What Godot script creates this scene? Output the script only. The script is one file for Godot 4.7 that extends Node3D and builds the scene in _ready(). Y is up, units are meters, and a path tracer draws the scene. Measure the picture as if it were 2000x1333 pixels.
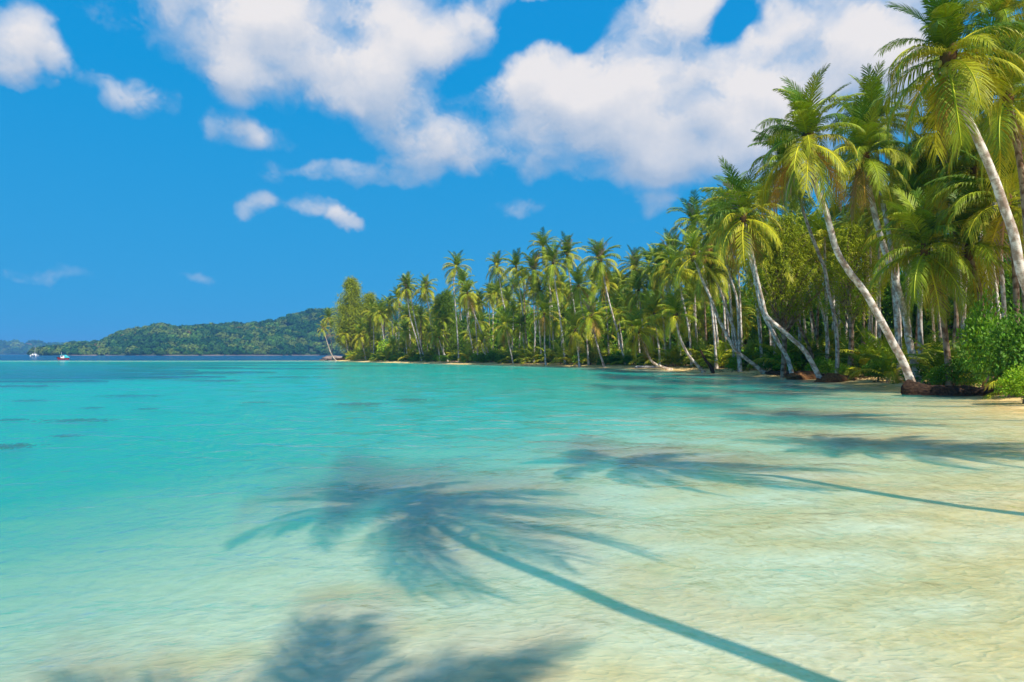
extends Node3D

# Photograph frame: 2000 x 1333, focal length 1333 px, level camera, horizon on row 692, eye 2 m above the sea.
const F := 1333.0
const EYE := 2.0
const HORIZON := 692.0

var rng := RandomNumberGenerator.new()
var used := {}
var mats := {}
var shore := PackedVector2Array()
var fine_noise := FastNoiseLite.new()
var frond_sets := {}
var crown_meshes := []
var sun_dir := Vector3.ZERO

# ---------------------------------------------------------------- helpers
func lin(r: float, g: float, b: float) -> Color:
	return Color(r, g, b).linear_to_srgb()

func at(px: float, py: float, d: float) -> Vector3:
	return Vector3((px - 1000.0) / F * d, EYE - (py - HORIZON) / F * d, -d)

func numbered(called: String) -> String:
	var n: int = used.get(called, 0)
	used[called] = n + 1
	return called if n == 0 else "%s_%03d" % [called, n]

func tag(o: Node, label: String, category: String, group := "", kind := "") -> void:
	o.set_meta("label", label)
	o.set_meta("category", category)
	if group: o.set_meta("group", group)
	if kind: o.set_meta("kind", kind)

func thing(called: String, label: String, category: String, where: Vector3, group := "", kind := "") -> Node3D:
	var o := Node3D.new()
	o.name = numbered(called)
	add_child(o)
	o.position = where
	tag(o, label, category, group, kind)
	return o

func mesh_node(called: String, mesh: Mesh, mat: Material, parent: Node = null) -> MeshInstance3D:
	var o := MeshInstance3D.new()
	o.mesh = mesh
	if mat: o.material_override = mat
	if parent:
		o.name = called
		parent.add_child(o, true)
	else:
		o.name = numbered(called)
		add_child(o)
	return o

func struct(o: Node, label: String, category: String) -> void:
	tag(o, label, category, "", "structure")

func plain(called: String, c: Color, rough := 0.7, spec := 0.5) -> StandardMaterial3D:
	var m := StandardMaterial3D.new()
	m.resource_name = called
	m.albedo_color = c
	m.roughness = rough
	m.metallic_specular = spec
	mats[called] = m
	return m

class Soup:
	# an unindexed triangle list; faces are drawn flat where no normals are given
	var v := PackedVector3Array()
	var n := PackedVector3Array()
	var c := PackedColorArray()
	var u := PackedVector2Array()
	func tri(a: Vector3, b: Vector3, d: Vector3, ca: Color, cb: Color, cd: Color) -> void:
		v.push_back(a); v.push_back(b); v.push_back(d)
		c.push_back(ca); c.push_back(cb); c.push_back(cd)
	func quad(a: Vector3, b: Vector3, d: Vector3, e: Vector3, col: Color) -> void:
		tri(a, b, d, col, col, col); tri(a, d, e, col, col, col)
	func box(lo: Vector3, hi: Vector3, col := Color.WHITE) -> void:
		var p := []
		for k in 8: p.append(Vector3(hi.x if k & 1 else lo.x, hi.y if k & 2 else lo.y, hi.z if k & 4 else lo.z))
		for f in [[0, 2, 3, 1], [4, 5, 7, 6], [0, 1, 5, 4], [2, 6, 7, 3], [0, 4, 6, 2], [1, 3, 7, 5]]:
			quad(p[f[0]], p[f[1]], p[f[2]], p[f[3]], col)
	func done() -> ArrayMesh:
		var a := []
		a.resize(Mesh.ARRAY_MAX)
		a[Mesh.ARRAY_VERTEX] = v
		if c.size() == v.size(): a[Mesh.ARRAY_COLOR] = c
		if n.size() == v.size(): a[Mesh.ARRAY_NORMAL] = n
		if u.size() == v.size(): a[Mesh.ARRAY_TEX_UV] = u
		var m := ArrayMesh.new()
		m.add_surface_from_arrays(Mesh.PRIMITIVE_TRIANGLES, a)
		return m

func grid_mesh(xs: PackedFloat32Array, zs: PackedFloat32Array, height: Callable, uv_scale: float, color = null) -> ArrayMesh:
	var w := xs.size()
	var h := zs.size()
	var v := PackedVector3Array()
	var n := PackedVector3Array()
	var t := PackedVector2Array()
	var c := PackedColorArray()
	v.resize(w * h); n.resize(w * h); t.resize(w * h)
	for j in h:
		for i in w:
			var p := Vector3(xs[i], 0, zs[j])
			p.y = height.call(p.x, p.z)
			v[j * w + i] = p
			t[j * w + i] = Vector2(p.x, p.z) * uv_scale
	if color != null:
		c.resize(w * h)
		for k in w * h: c[k] = color.call(v[k])
	for j in h:
		for i in w:
			var a := v[j * w + maxi(i - 1, 0)]
			var b := v[j * w + mini(i + 1, w - 1)]
			var d := v[maxi(j - 1, 0) * w + i]
			var e := v[mini(j + 1, h - 1) * w + i]
			var nn := (e - d).cross(b - a).normalized()
			n[j * w + i] = nn if nn.y > 0 else -nn
	var idx := PackedInt32Array()
	idx.resize((w - 1) * (h - 1) * 6)
	var q := 0
	for j in h - 1:
		for i in w - 1:
			var k := j * w + i
			for o in [0, 1, w, 1, w + 1, w]:
				idx[q] = k + o
				q += 1
	var arr := []
	arr.resize(Mesh.ARRAY_MAX)
	arr[Mesh.ARRAY_VERTEX] = v
	arr[Mesh.ARRAY_NORMAL] = n
	arr[Mesh.ARRAY_TEX_UV] = t
	if color != null: arr[Mesh.ARRAY_COLOR] = c
	arr[Mesh.ARRAY_INDEX] = idx
	var m := ArrayMesh.new()
	m.add_surface_from_arrays(Mesh.PRIMITIVE_TRIANGLES, arr)
	return m

func spaced(lo: float, hi: float, fine_lo: float, fine_hi: float, step: float, grow: float) -> PackedFloat32Array:
	# coordinates lo..hi, even steps between fine_lo and fine_hi, growing outside
	var up := []
	var s := step
	var x := fine_hi
	while x < hi:
		s *= grow
		x = minf(x + s, hi)
		up.append(x)
	var down := []
	s = step
	x = fine_lo
	while x > lo:
		s *= grow
		x = maxf(x - s, lo)
		down.append(x)
	down.reverse()
	var out := PackedFloat32Array(down)
	var k := int(round((fine_hi - fine_lo) / step))
	for i in k + 1: out.append(fine_lo + (fine_hi - fine_lo) * i / k)
	out.append_array(PackedFloat32Array(up))
	return out

# tube along points with radii; uv: u round, v along in metres
func tube(points: Array, radii: Array, sides: int, rough := 0.0, cap := true) -> ArrayMesh:
	var v := PackedVector3Array()
	var n := PackedVector3Array()
	var t := PackedVector2Array()
	var idx := PackedInt32Array()
	var along := 0.0
	var side := Vector3.RIGHT
	for k in points.size():
		var p: Vector3 = points[k]
		var tan_: Vector3 = (points[mini(k + 1, points.size() - 1)] - points[maxi(k - 1, 0)]).normalized()
		if k > 0: along += p.distance_to(points[k - 1])
		side = (side - tan_ * side.dot(tan_)).normalized()
		var other := tan_.cross(side)
		for s in sides + 1:
			var ang := TAU * s / sides
			var out := side * cos(ang) + other * sin(ang)
			var r: float = radii[k]
			if rough > 0.0: r *= 1.0 + rough * fine_noise.get_noise_3d(p.x * 16.0 + out.x * 9.0, p.y * 16.0 + out.y * 9.0, p.z * 16.0 + out.z * 9.0)
			v.append(p + out * r)
			n.append(out)
			t.append(Vector2(float(s) / sides, along))
	var w := sides + 1
	for k in points.size() - 1:
		for s in sides:
			var a := k * w + s
			idx.append_array(PackedInt32Array([a, a + w, a + 1, a + 1, a + w, a + w + 1]))
	if cap:
		for e in [0, points.size() - 1]:
			var c0 := v.size()
			v.append(points[e]); n.append((points[e] - points[1 if e == 0 else e - 1]).normalized()); t.append(Vector2(0.5, along))
			for s in sides:
				idx.append_array(PackedInt32Array([c0, e * w + s, e * w + s + 1]))
	var arr := []
	arr.resize(Mesh.ARRAY_MAX)
	arr[Mesh.ARRAY_VERTEX] = v
	arr[Mesh.ARRAY_NORMAL] = n
	arr[Mesh.ARRAY_TEX_UV] = t
	arr[Mesh.ARRAY_INDEX] = idx
	var m := ArrayMesh.new()
	m.add_surface_from_arrays(Mesh.PRIMITIVE_TRIANGLES, arr)
	return m

func smooth_path(pts: Array, per: int) -> Array:
	var out := []
	for k in pts.size() - 1:
		var p0: Vector3 = pts[maxi(k - 1, 0)]
		var p1: Vector3 = pts[k]
		var p2: Vector3 = pts[k + 1]
		var p3: Vector3 = pts[mini(k + 2, pts.size() - 1)]
		for s in per:
			out.append(p1.cubic_interpolate(p2, p0, p3, float(s) / per))
	out.append(pts[-1])
	return out

# lumpy closed ball
func lump(r: Vector3, rings: int, seed_: int, amount: float, freq: float, mat_flat := false) -> ArrayMesh:
	var nz := FastNoiseLite.new()
	nz.seed = seed_
	nz.frequency = freq
	nz.fractal_octaves = 3
	var st := SurfaceTool.new()
	st.begin(Mesh.PRIMITIVE_TRIANGLES)
	st.set_smooth_group(-1 if mat_flat else 0)
	var seg := rings * 2
	for j in rings + 1:
		for i in seg + 1:
			var la := PI * j / rings
			var lo := TAU * (i % seg) / seg
			var d := Vector3(sin(la) * cos(lo), cos(la), sin(la) * sin(lo))
			var k := 1.0 + amount * nz.get_noise_3dv(d * 10.0)
			st.set_uv(Vector2(float(i) / seg, float(j) / rings))
			st.add_vertex(d * r * k)
	for j in rings:
		for i in seg:
			var a := j * (seg + 1) + i
			for o in [0, 1, seg + 1, 1, seg + 2, seg + 1]: st.add_index(a + o)
	st.generate_normals()
	return st.commit()

# ---------------------------------------------------------------- ground
func shore_distance(x: float, z: float) -> float:
	# metres from the waterline, positive on land
	var p := Vector2(x, z)
	var best := 1e9
	var inside := false
	var n := shore.size()
	var j := n - 1
	for i in n:
		var a := shore[i]
		var b := shore[j]
		var ab := b - a
		var t := clampf((p - a).dot(ab) / ab.length_squared(), 0.0, 1.0)
		best = minf(best, p.distance_squared_to(a + ab * t))
		if (a.y > z) != (b.y > z) and x < (b.x - a.x) * (z - a.y) / (b.y - a.y) + a.x: inside = not inside
		j = i
	return sqrt(best) if inside else -sqrt(best)

func ground_height(x: float, z: float) -> float:
	var s := shore_distance(x, z)
	s += 0.8 * fine_noise.get_noise_2d(x * 1.3, z * 1.3) * clampf(absf(z) / 40.0, 0.15, 1.0)
	if s > 0.0:
		return 0.5 * (1.0 - exp(-s / 5.0)) + 0.012 * minf(s, 60.0) + 0.06 * fine_noise.get_noise_2d(x * 5.0, z * 5.0) * minf(s, 1.0)
	s = -s
	var y := -(0.15 * (1.0 - exp(-s / 2.0)) + 0.0021 * minf(s, 28.0) * minf(s, 28.0)) if s < 40.0 else -1.80 - 0.01 * minf(s - 40.0, 150.0)
	y += (0.10 * fine_noise.get_noise_2d(x * 2.0 + 300.0, z * 2.0) + 0.03 * fine_noise.get_noise_2d(x * 9.0, z * 9.0 + 80.0)) * minf(s * 0.12, 1.0)
	# the sand bar that runs out from the point, and the deep water beyond it
	if z < -150.0 and x < 40.0:
		var c := -200.0 + 9.0 * sin(x * 0.021) + 5.0 * sin(x * 0.057 + 1.0)
		var w := (z - c) / (42.0 if z > c else 40.0)
		var bar := exp(-w * w * w * w)
		y = lerpf(y, -0.054 + 0.008 * fine_noise.get_noise_2d(x * 1.1, z * 1.1), bar)
		if z < c: y = minf(y, lerpf(-9.0, y, bar))
	return y

# ---------------------------------------------------------------- sky
func make_sky() -> Sky:
	var w := 4096
	var h := 2048
	var img := Image.create(w, h, false, Image.FORMAT_RGBF)
	var low := FastNoiseLite.new()
	low.seed = 5
	low.frequency = 1.0
	low.fractal_octaves = 2
	var puff := FastNoiseLite.new()
	puff.seed = 11
	puff.noise_type = FastNoiseLite.TYPE_SIMPLEX_SMOOTH
	puff.frequency = 5.5
	puff.fractal_octaves = 5
	puff.fractal_gain = 0.5
	puff.domain_warp_enabled = true
	puff.domain_warp_amplitude = 0.05
	puff.domain_warp_frequency = 3.0
	# cloud banks: photo column, row, half width, half height, strength
	var banks := [
		[600, 40, 270, 115, 1.15], [480, 90, 150, 80, 0.7], [715, 120, 130, 85, 0.75], [750, 225, 60, 60, 0.26], [650, 190, 100, 40, 0.15], [300, 25, 130, 60, 0.55], [40, 75, 85, 62, 1.2],
		[262, 180, 50, 40, 0.5], [330, 200, 40, 32, 0.45], [175, 110, 60, 40, 0.2], [470, 258, 60, 28, 0.5], [545, 270, 45, 26, 0.35], [905, 95, 55, 75, 0.42], [1000, 20, 80, 40, 0.5],
		[1055, 140, 60, 48, 1.0], [985, 235, 160, 62, 1.3], [1130, 215, 150, 95, 1.2], [1240, 90, 110, 60, 1.1], [1300, 200, 200, 120, 1.3], [1470, 190, 210, 130, 1.3], [1330, 15, 90, 50, 1.0], [1580, 90, 130, 110, 1.2],
		[1700, 110, 220, 150, 1.2], [1120, 290, 280, 45, 0.9], [1350, 280, 240, 60, 0.8], [1560, 200, 180, 90, 1.0], [690, 345, 140, 20, 0.8], [850, 322, 110, 20, 0.6], [1070, 342, 100, 20, 0.6], [500, 398, 46, 28, 0.75], [612, 398, 50, 16, 0.4],
		[662, 430, 26, 16, 0.75], [932, 370, 24, 17, 0.5], [958, 408, 36, 20, 0.35], [1020, 406, 34, 18, 0.5], [1270, 404, 30, 28, 0.6], [1200, 428, 32, 14, 0.4], [150, 545, 100, 16, 0.22], [382, 552, 46, 9, 0.25], [668, 513, 16, 7, 0.2],
		[1040, 60, 70, 48, -0.9], [1435, 55, 62, 48, -1.5], [930, 180, 60, 60, -0.5], [1150, 70, 45, 38, -0.9], [1050, 196, 34, 16, -0.7],
	]
	var bank := PackedFloat32Array()
	for b in banks:
		var a := atan((b[0] - 1000.0) / F)
		bank.append_array(PackedFloat32Array([a, atan((HORIZON - b[1]) * cos(a) / F), b[2] / F * cos(a) * cos(a), b[3] / F * cos(a), b[4]]))
	var half := h / 2
	var data := PackedFloat32Array()
	data.resize(w * h * 3)
	# cloud thickness first, so that each cloud can be lit from the sun's side
	var thick := PackedFloat32Array()
	var sw := w / 2
	var sh := half / 2
	var shape := PackedFloat32Array()
	shape.resize(sw * sh)
	for j in sh:
		var el := (1.0 - (j + 0.5) / sh) * PI / 2
		for i in sw:
			var az := wrapf((i + 0.5) / sw * TAU, -PI, PI)
			var s := 0.0
			if absf(az) < 0.8 and el < 0.62:
				var dd := Vector3(sin(az) * cos(el), sin(el), -cos(az) * cos(el))
				var wa := az + 0.034 * puff.get_noise_3dv(dd * 2.2 + Vector3(3, 0, 0))
				var we := el + 0.022 * puff.get_noise_3dv(dd * 2.2 + Vector3(0, 5, 0))
				for k in range(0, bank.size(), 5):
					var dx := (wa - bank[k]) / bank[k + 2]
					var dy := (we - bank[k + 1]) / bank[k + 3]
					var r := dx * dx + dy * dy
					if r < 4.0: s += bank[k + 4] * exp(-r * r * 0.75)
			# outside the frame broken cumulus goes on, its cover raised for fill light
			var out := clampf((absf(az) - 0.62) / 0.25, 0.0, 1.0)
			out = maxf(out, clampf((el - 0.47) / 0.2, 0.0, 1.0))
			if out > 0.0:
				var d := Vector3(sin(az) * cos(el), sin(el) * 1.8, -cos(az) * cos(el)) * 1.9
				s = lerpf(s, clampf(0.22 + 1.9 * low.get_noise_3dv(d), -0.4, 1.2) * clampf((el - 0.1) / 0.25, 0.0, 1.0), out)
			shape[j * sw + i] = s
	thick.resize(w * half)
	for j in half:
		var el := (1.0 - (j + 0.5) / half) * PI / 2
		var sj := mini(j / 2, sh - 1)
		var sj2 := mini(sj + (1 if j & 1 else -1), sh - 1)
		if sj2 < 0: sj2 = 0
		for i in w:
			var si := i >> 1
			var s := shape[sj * sw + si] * 0.75 + shape[sj2 * sw + (si + (1 if i & 1 else sw - 1)) % sw] * 0.25
			if s < 0.04:
				continue
			var az := wrapf((i + 0.5) / w * TAU, -PI, PI)
			var ce := cos(el)
			var x := sin(az) * ce
			var y := sin(el) * 1.35
			var z := -cos(az) * ce
			var q := puff.get_noise_3d(x, y, z)
			thick[j * w + i] = 1.75 * (1.0 - exp(-s * 1.2)) - 0.38 + q * 1.35
	for j in half:
		var el := (1.0 - (j + 0.5) / half) * PI / 2
		var se := sin(el)
		# clear air: deep blue above, paler and greener towards the horizon
		var up := pow(clampf(se / 0.62, 0.0, 1.0), 0.75)
		var blue := Vector3(lerpf(0.052, 0.006, minf(up * 1.5, 1.0)), lerpf(0.385, 0.275, up), lerpf(0.75, 0.69, up))
		for i in w:
			var t := thick[j * w + i]
			var c := blue
			if t > 0.0:
				# light comes from the sun's side (above); what lies under thick cloud is greyer
				var above := maxf(thick[maxi(j - 16, 0) * w + i], 0.0) + maxf(thick[maxi(j - 48, 0) * w + i], 0.0) + maxf(thick[maxi(j - 96, 0) * w + i], 0.0)
				var below := maxf(thick[mini(j + 16, half - 1) * w + i], 0.0) + maxf(thick[mini(j + 48, half - 1) * w + i], 0.0) + maxf(thick[mini(j + 96, half - 1) * w + i], 0.0)
				var cover := smoothstep(0.0, 1.35, t)
				var small := 0.5 * (t + thick[mini(j + 8, half - 1) * w + i] - thick[maxi(j - 12, 0) * w + i] - thick[maxi(j - 20, 0) * w + i])
				var lit := clampf(0.42 + 0.15 * (below - above) + 0.34 * small + 0.18 * t, 0.0, 1.0)
				c = blue.lerp(Vector3(0.38, 0.50, 0.68).lerp(Vector3(0.90, 0.86, 0.85), lit), cover * 0.96)
			var o := (j * w + i) * 3
			data[o] = c.x * 0.77; data[o + 1] = c.y * 0.77; data[o + 2] = c.z * 0.77
	for j in range(half, h):
		for i in range(0, w):
			var o := (j * w + i) * 3
			data[o] = 0.03; data[o + 1] = 0.25; data[o + 2] = 0.4
	img.set_data(w, h, false, Image.FORMAT_RGBF, data.to_byte_array())
	var m := PanoramaSkyMaterial.new()
	m.panorama = ImageTexture.create_from_image(img)
	var sky := Sky.new()
	sky.sky_material = m
	return sky

# ---------------------------------------------------------------- materials
func noise_tex(size: int, freq: float, octaves: int, seed_: int, ramp: Array, kind := FastNoiseLite.TYPE_SIMPLEX_SMOOTH, normal := false, strength := 4.0) -> NoiseTexture2D:
	var nz := FastNoiseLite.new()
	nz.noise_type = kind
	nz.seed = seed_
	nz.frequency = freq
	nz.fractal_octaves = octaves
	var t := NoiseTexture2D.new()
	t.width = size
	t.height = size
	t.seamless = true
	t.noise = nz
	if normal:
		t.as_normal_map = true
		t.bump_strength = strength
	if ramp:
		var g := Gradient.new()
		var off := PackedFloat32Array()
		var col := PackedColorArray()
		for r in ramp:
			off.append(r[0])
			col.append(r[1])
		g.interpolation_mode = Gradient.GRADIENT_INTERPOLATE_CUBIC
		g.offsets = off
		g.colors = col
		t.color_ramp = g
	return t

func trunk_texture(pale: Color, dark: Color, seed_: int) -> ImageTexture:
	var w := 128
	var h := 512
	var img := Image.create(w, h, false, Image.FORMAT_RGB8)
	var nz := FastNoiseLite.new()
	nz.seed = seed_
	nz.frequency = 0.02
	nz.fractal_octaves = 4
	var r2 := RandomNumberGenerator.new()
	r2.seed = seed_
	var ring := []
	for k in 64: ring.append(r2.randf())
	for j in h:
		for i in w:
			var a := TAU * i / w
			var q := nz.get_noise_3d(cos(a) * 26.0, sin(a) * 26.0, j * 1.1)
			var wob := nz.get_noise_3d(cos(a) * 60.0, sin(a) * 60.0, j * 0.6 + 900.0)
			var line := fposmod(j / 8.0 + wob * 0.7, 64.0)
			var f := line - floorf(line)
			var k := clampf(0.34 + q * 1.7 + (0.18 if f < 0.3 else 0.0) + 0.22 * (ring[int(line) % 64] - 0.5), 0.0, 1.0)
			img.set_pixel(i, j, pale.lerp(dark, k))
	return ImageTexture.create_from_image(img)

func leaf_material(called: String, c: Color, through: Color, rough := 0.42, spec := 0.45) -> StandardMaterial3D:
	var m := plain(called, c, rough, spec)
	m.vertex_color_use_as_albedo = true
	m.backlight_enabled = true
	m.backlight = through
	m.cull_mode = BaseMaterial3D.CULL_DISABLED
	return m

func make_materials() -> void:
	var sand := plain("sand", Color.WHITE, 0.9, 0.2)
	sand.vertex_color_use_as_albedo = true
	sand.albedo_texture = noise_tex(1024, 0.012, 5, 3, [[0.0, lin(0.66, 0.56, 0.35)], [0.5, lin(0.78, 0.69, 0.46)], [1.0, lin(0.84, 0.77, 0.55)]])
	sand.heightmap_enabled = true
	sand.heightmap_texture = noise_tex(1024, 0.011, 3, 8, [[0.0, Color.BLACK], [0.3, Color(0.2, 0.2, 0.2)], [0.5, Color.WHITE], [0.7, Color(0.2, 0.2, 0.2)], [1.0, Color.BLACK]])
	sand.heightmap_scale = 0.75
	sand.uv1_triplanar = true
	sand.uv1_world_triplanar = true
	sand.uv1_scale = Vector3(0.24, 0.31, 0.40)

	var sea := plain("sea_surface", Color(1, 1, 1, 0.02), 0.04, 0.38)
	sea.transparency = BaseMaterial3D.TRANSPARENCY_ALPHA
	sea.normal_enabled = true
	sea.normal_texture = noise_tex(1024, 0.013, 4, 21, [], FastNoiseLite.TYPE_SIMPLEX_SMOOTH, true, 8.0)
	sea.normal_scale = 0.8

	for a in [["pale_bark", lin(0.72, 0.68, 0.64), lin(0.32, 0.25, 0.20), 4], ["brown_bark", lin(0.33, 0.25, 0.18), lin(0.13, 0.075, 0.045), 9], ["grey_bark", lin(0.52, 0.48, 0.44), lin(0.22, 0.17, 0.14), 14]]:
		var m := plain(a[0], Color.WHITE, 0.85, 0.3)
		m.albedo_texture = trunk_texture(a[1], a[2], a[3])
		m.uv1_scale = Vector3(1, 0.22, 1)
	leaf_material("frond_green", lin(0.48, 0.64, 0.035), Color(0.5, 0.58, 0.07), 0.5, 0.3)
	leaf_material("frond_dark", lin(0.20, 0.38, 0.03), Color(0.36, 0.5, 0.07), 0.5, 0.3)
	leaf_material("frond_yellow", lin(0.72, 0.76, 0.04), Color(0.56, 0.56, 0.07), 0.5, 0.3)
	leaf_material("frond_orange", lin(0.66, 0.44, 0.08), Color(0.5, 0.35, 0.06), 0.6, 0.3)
	leaf_material("frond_dry", lin(0.80, 0.62, 0.50), Color(0.3, 0.22, 0.15), 0.8, 0.2)
	leaf_material("shrub_leaf", lin(0.25, 0.42, 0.02), Color(0.5, 0.66, 0.08), 0.45, 0.35)
	leaf_material("shrub_dark", lin(0.13, 0.27, 0.02), Color(0.45, 0.6, 0.08), 0.5, 0.3)
	leaf_material("shrub_bright", lin(0.42, 0.58, 0.03), Color(0.6, 0.7, 0.08), 0.45, 0.3)
	leaf_material("needle", lin(0.38, 0.46, 0.035), Color(0.6, 0.68, 0.10), 0.7, 0.15)
	leaf_material("needle_dark", lin(0.17, 0.30, 0.03), Color(0.5, 0.62, 0.10), 0.7, 0.15)
	var wood := plain("dark_wood", Color.WHITE, 0.9, 0.2)
	wood.albedo_texture = noise_tex(256, 0.03, 4, 31, [[0.0, lin(0.012, 0.008, 0.006)], [0.5, lin(0.05, 0.03, 0.02)], [1.0, lin(0.15, 0.09, 0.055)]])
	wood.uv1_triplanar = true
	wood.uv1_scale = Vector3(0.9, 0.9, 0.9)
	var root := plain("root_mat", Color.WHITE, 0.95, 0.1)
	root.albedo_texture = noise_tex(256, 0.03, 4, 37, [[0.0, lin(0.05, 0.02, 0.012)], [0.5, lin(0.15, 0.075, 0.035)], [1.0, lin(0.36, 0.22, 0.08)]])
	root.uv1_triplanar = true
	root.uv1_scale = Vector3(0.9, 0.9, 0.9)
	var rock := plain("rock", Color.WHITE, 0.85, 0.3)
	rock.albedo_texture = noise_tex(256, 0.02, 5, 41, [[0.0, lin(0.11, 0.075, 0.06)], [0.5, lin(0.27, 0.20, 0.17)], [1.0, lin(0.40, 0.32, 0.28)]])
	rock.uv1_triplanar = true
	rock.uv1_scale = Vector3(0.5, 0.5, 0.5)
	plain("nut", lin(0.30, 0.33, 0.05), 0.5)
	plain("fibre", lin(0.13, 0.075, 0.035), 0.95, 0.1)
	var litter := plain("forest_floor", Color.WHITE, 0.95, 0.1)
	litter.vertex_color_use_as_albedo = true
	var patch_mat := plain("dark_patch", lin(0.016, 0.05, 0.052), 0.95, 0.0)
	var canopy := plain("canopy", Color.WHITE, 0.9, 0.1)
	canopy.vertex_color_use_as_albedo = true
	plain("hill_soil", lin(0.05, 0.075, 0.03), 0.95, 0.1)
	plain("white_paint", lin(0.78, 0.78, 0.78), 0.35)
	plain("teal_paint", lin(0.05, 0.50, 0.55), 0.45)
	plain("red_paint", lin(0.45, 0.03, 0.03), 0.45)
	plain("dark_paint", lin(0.02, 0.02, 0.025), 0.4)
	plain("grey_metal", lin(0.5, 0.5, 0.52), 0.35)
	plain("window_tint", lin(0.02, 0.025, 0.03), 0.1)

# ---------------------------------------------------------------- palms
# One coconut frond of length 1, growing along +Z from the origin: `rise` is its elevation at the stalk, `fall` how far it bends over.
func frond_mesh(rise: float, fall: float, pairs: int, cuts: int, hang: float, seed_: int, ragged: float) -> ArrayMesh:
	var r := RandomNumberGenerator.new()
	r.seed = seed_
	var s := Soup.new()
	var steps := 14 if cuts > 2 else 7
	var bend := r.randf_range(-0.25, 0.25)
	var pos := [Vector3.ZERO]
	var dirs := []
	for k in steps + 1:
		var t := float(k) / steps
		var e := deg_to_rad(rise - fall * pow(t, 1.25))
		var yaw := bend * t * t
		var d := Vector3(sin(yaw) * cos(e), sin(e), cos(yaw) * cos(e))
		dirs.append(d)
		if k < steps: pos.append(pos[-1] + d / steps)
	# the stalk: a strip with a raised back
	var gold := Color(1.0, 0.86, 0.62)
	for k in steps:
		var w0 := lerpf(0.017, 0.003, float(k) / steps)
		var w1 := lerpf(0.017, 0.003, float(k + 1) / steps)
		var side: Vector3 = Vector3.UP.cross(dirs[k]).normalized() if absf(dirs[k].y) < 0.98 else Vector3.RIGHT
		var up: Vector3 = dirs[k].cross(side)
		var a: Vector3 = pos[k]
		var b: Vector3 = pos[k + 1]
		s.quad(a - side * w0, b - side * w1, b + up * w1, a + up * w0, gold)
		s.quad(a + up * w0, b + up * w1, b + side * w1, a + side * w0, gold)
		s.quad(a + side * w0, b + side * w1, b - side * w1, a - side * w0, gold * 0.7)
	var roll := r.randf_range(-0.35, 0.35)
	for side_sign in [-1.0, 1.0]:
		for q in pairs:
			var t := 0.13 + 0.87 * (q + r.randf() * 0.6) / pairs
			if r.randf() < ragged * 0.35: continue
			var k := mini(int(t * steps), steps - 1)
			var p: Vector3 = pos[k].lerp(pos[k + 1], t * steps - k)
			var d: Vector3 = dirs[k].lerp(dirs[k + 1], t * steps - k).normalized()
			var side := Vector3.UP.cross(d)
			side = side.normalized() if side.length() > 0.1 else Vector3.RIGHT
			var up := d.cross(side)
			side = side.rotated(d, roll * t)
			up = up.rotated(d, roll * t)
			var ang := lerpf(1.15, 0.42, pow(t, 1.2)) + r.randf_range(-0.12, 0.12)
			var lift := lerpf(0.35, 0.05, t)
			var out: Vector3 = (d * cos(ang) + (side * side_sign * cos(lift) + up * sin(lift)) * sin(ang)).normalized()
			var l := 0.29 * (0.42 + 0.58 * sin(PI * clampf(t * 0.82 + 0.12, 0.0, 1.0))) * r.randf_range(0.82, 1.12) * (1.0 - 0.45 * ragged * r.randf())
			var h := hang * r.randf_range(0.75, 1.2)
			var wide := d * (0.0105 * 50.0 / pairs * 0.5 + 0.004)
			if cuts == 1: wide = d * (0.30 / pairs)
			var tone := r.randf_range(0.36, 0.6)
			var col := Color(tone, tone * r.randf_range(0.92, 1.05), tone)
			var tip := col
			if r.randf() < 0.25 + ragged * 0.5: tip = Color(minf(1.0, tone * 1.7), tone * 0.95, tone * 1.2)
			var p0 := p
			var p1: Vector3 = p + out * l * 0.42 + Vector3.DOWN * l * h * 0.10
			var p2: Vector3 = p + out * l * 0.74 + Vector3.DOWN * l * h * 0.40
			var p3: Vector3 = p + out * l * (0.98 - 0.12 * h) + Vector3.DOWN * l * h * 0.88
			if cuts == 3:
				s.quad(p0 - wide * 0.7, p0 + wide * 0.7, p1 + wide, p1 - wide, col)
				s.quad(p1 - wide, p1 + wide, p2 + wide * 0.75, p2 - wide * 0.75, col)
				s.tri(p2 - wide * 0.75, p2 + wide * 0.75, p3, col, col, tip)
			elif cuts == 2:
				var m: Vector3 = p + out * l * 0.58 + Vector3.DOWN * l * h * 0.22
				s.quad(p0 - wide * 0.8, p0 + wide * 0.8, m + wide, m - wide, col)
				s.tri(m - wide, m + wide, p3, col, col, tip)
			else:
				var m: Vector3 = p + out * l * 0.6 + Vector3.DOWN * l * h * 0.25
				s.tri(p0, m + wide, m - wide, col, col, col)
				s.tri(m - wide, m + wide, p3, col, col, tip)
	return s.done()

const CLASSES := [[80.0, 38.0, 0.2], [64.0, 72.0, 0.4], [42.0, 88.0, 0.6], [18.0, 86.0, 0.7], [-12.0, 66.0, 0.75], [-48.0, 38.0, 0.65]]

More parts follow.
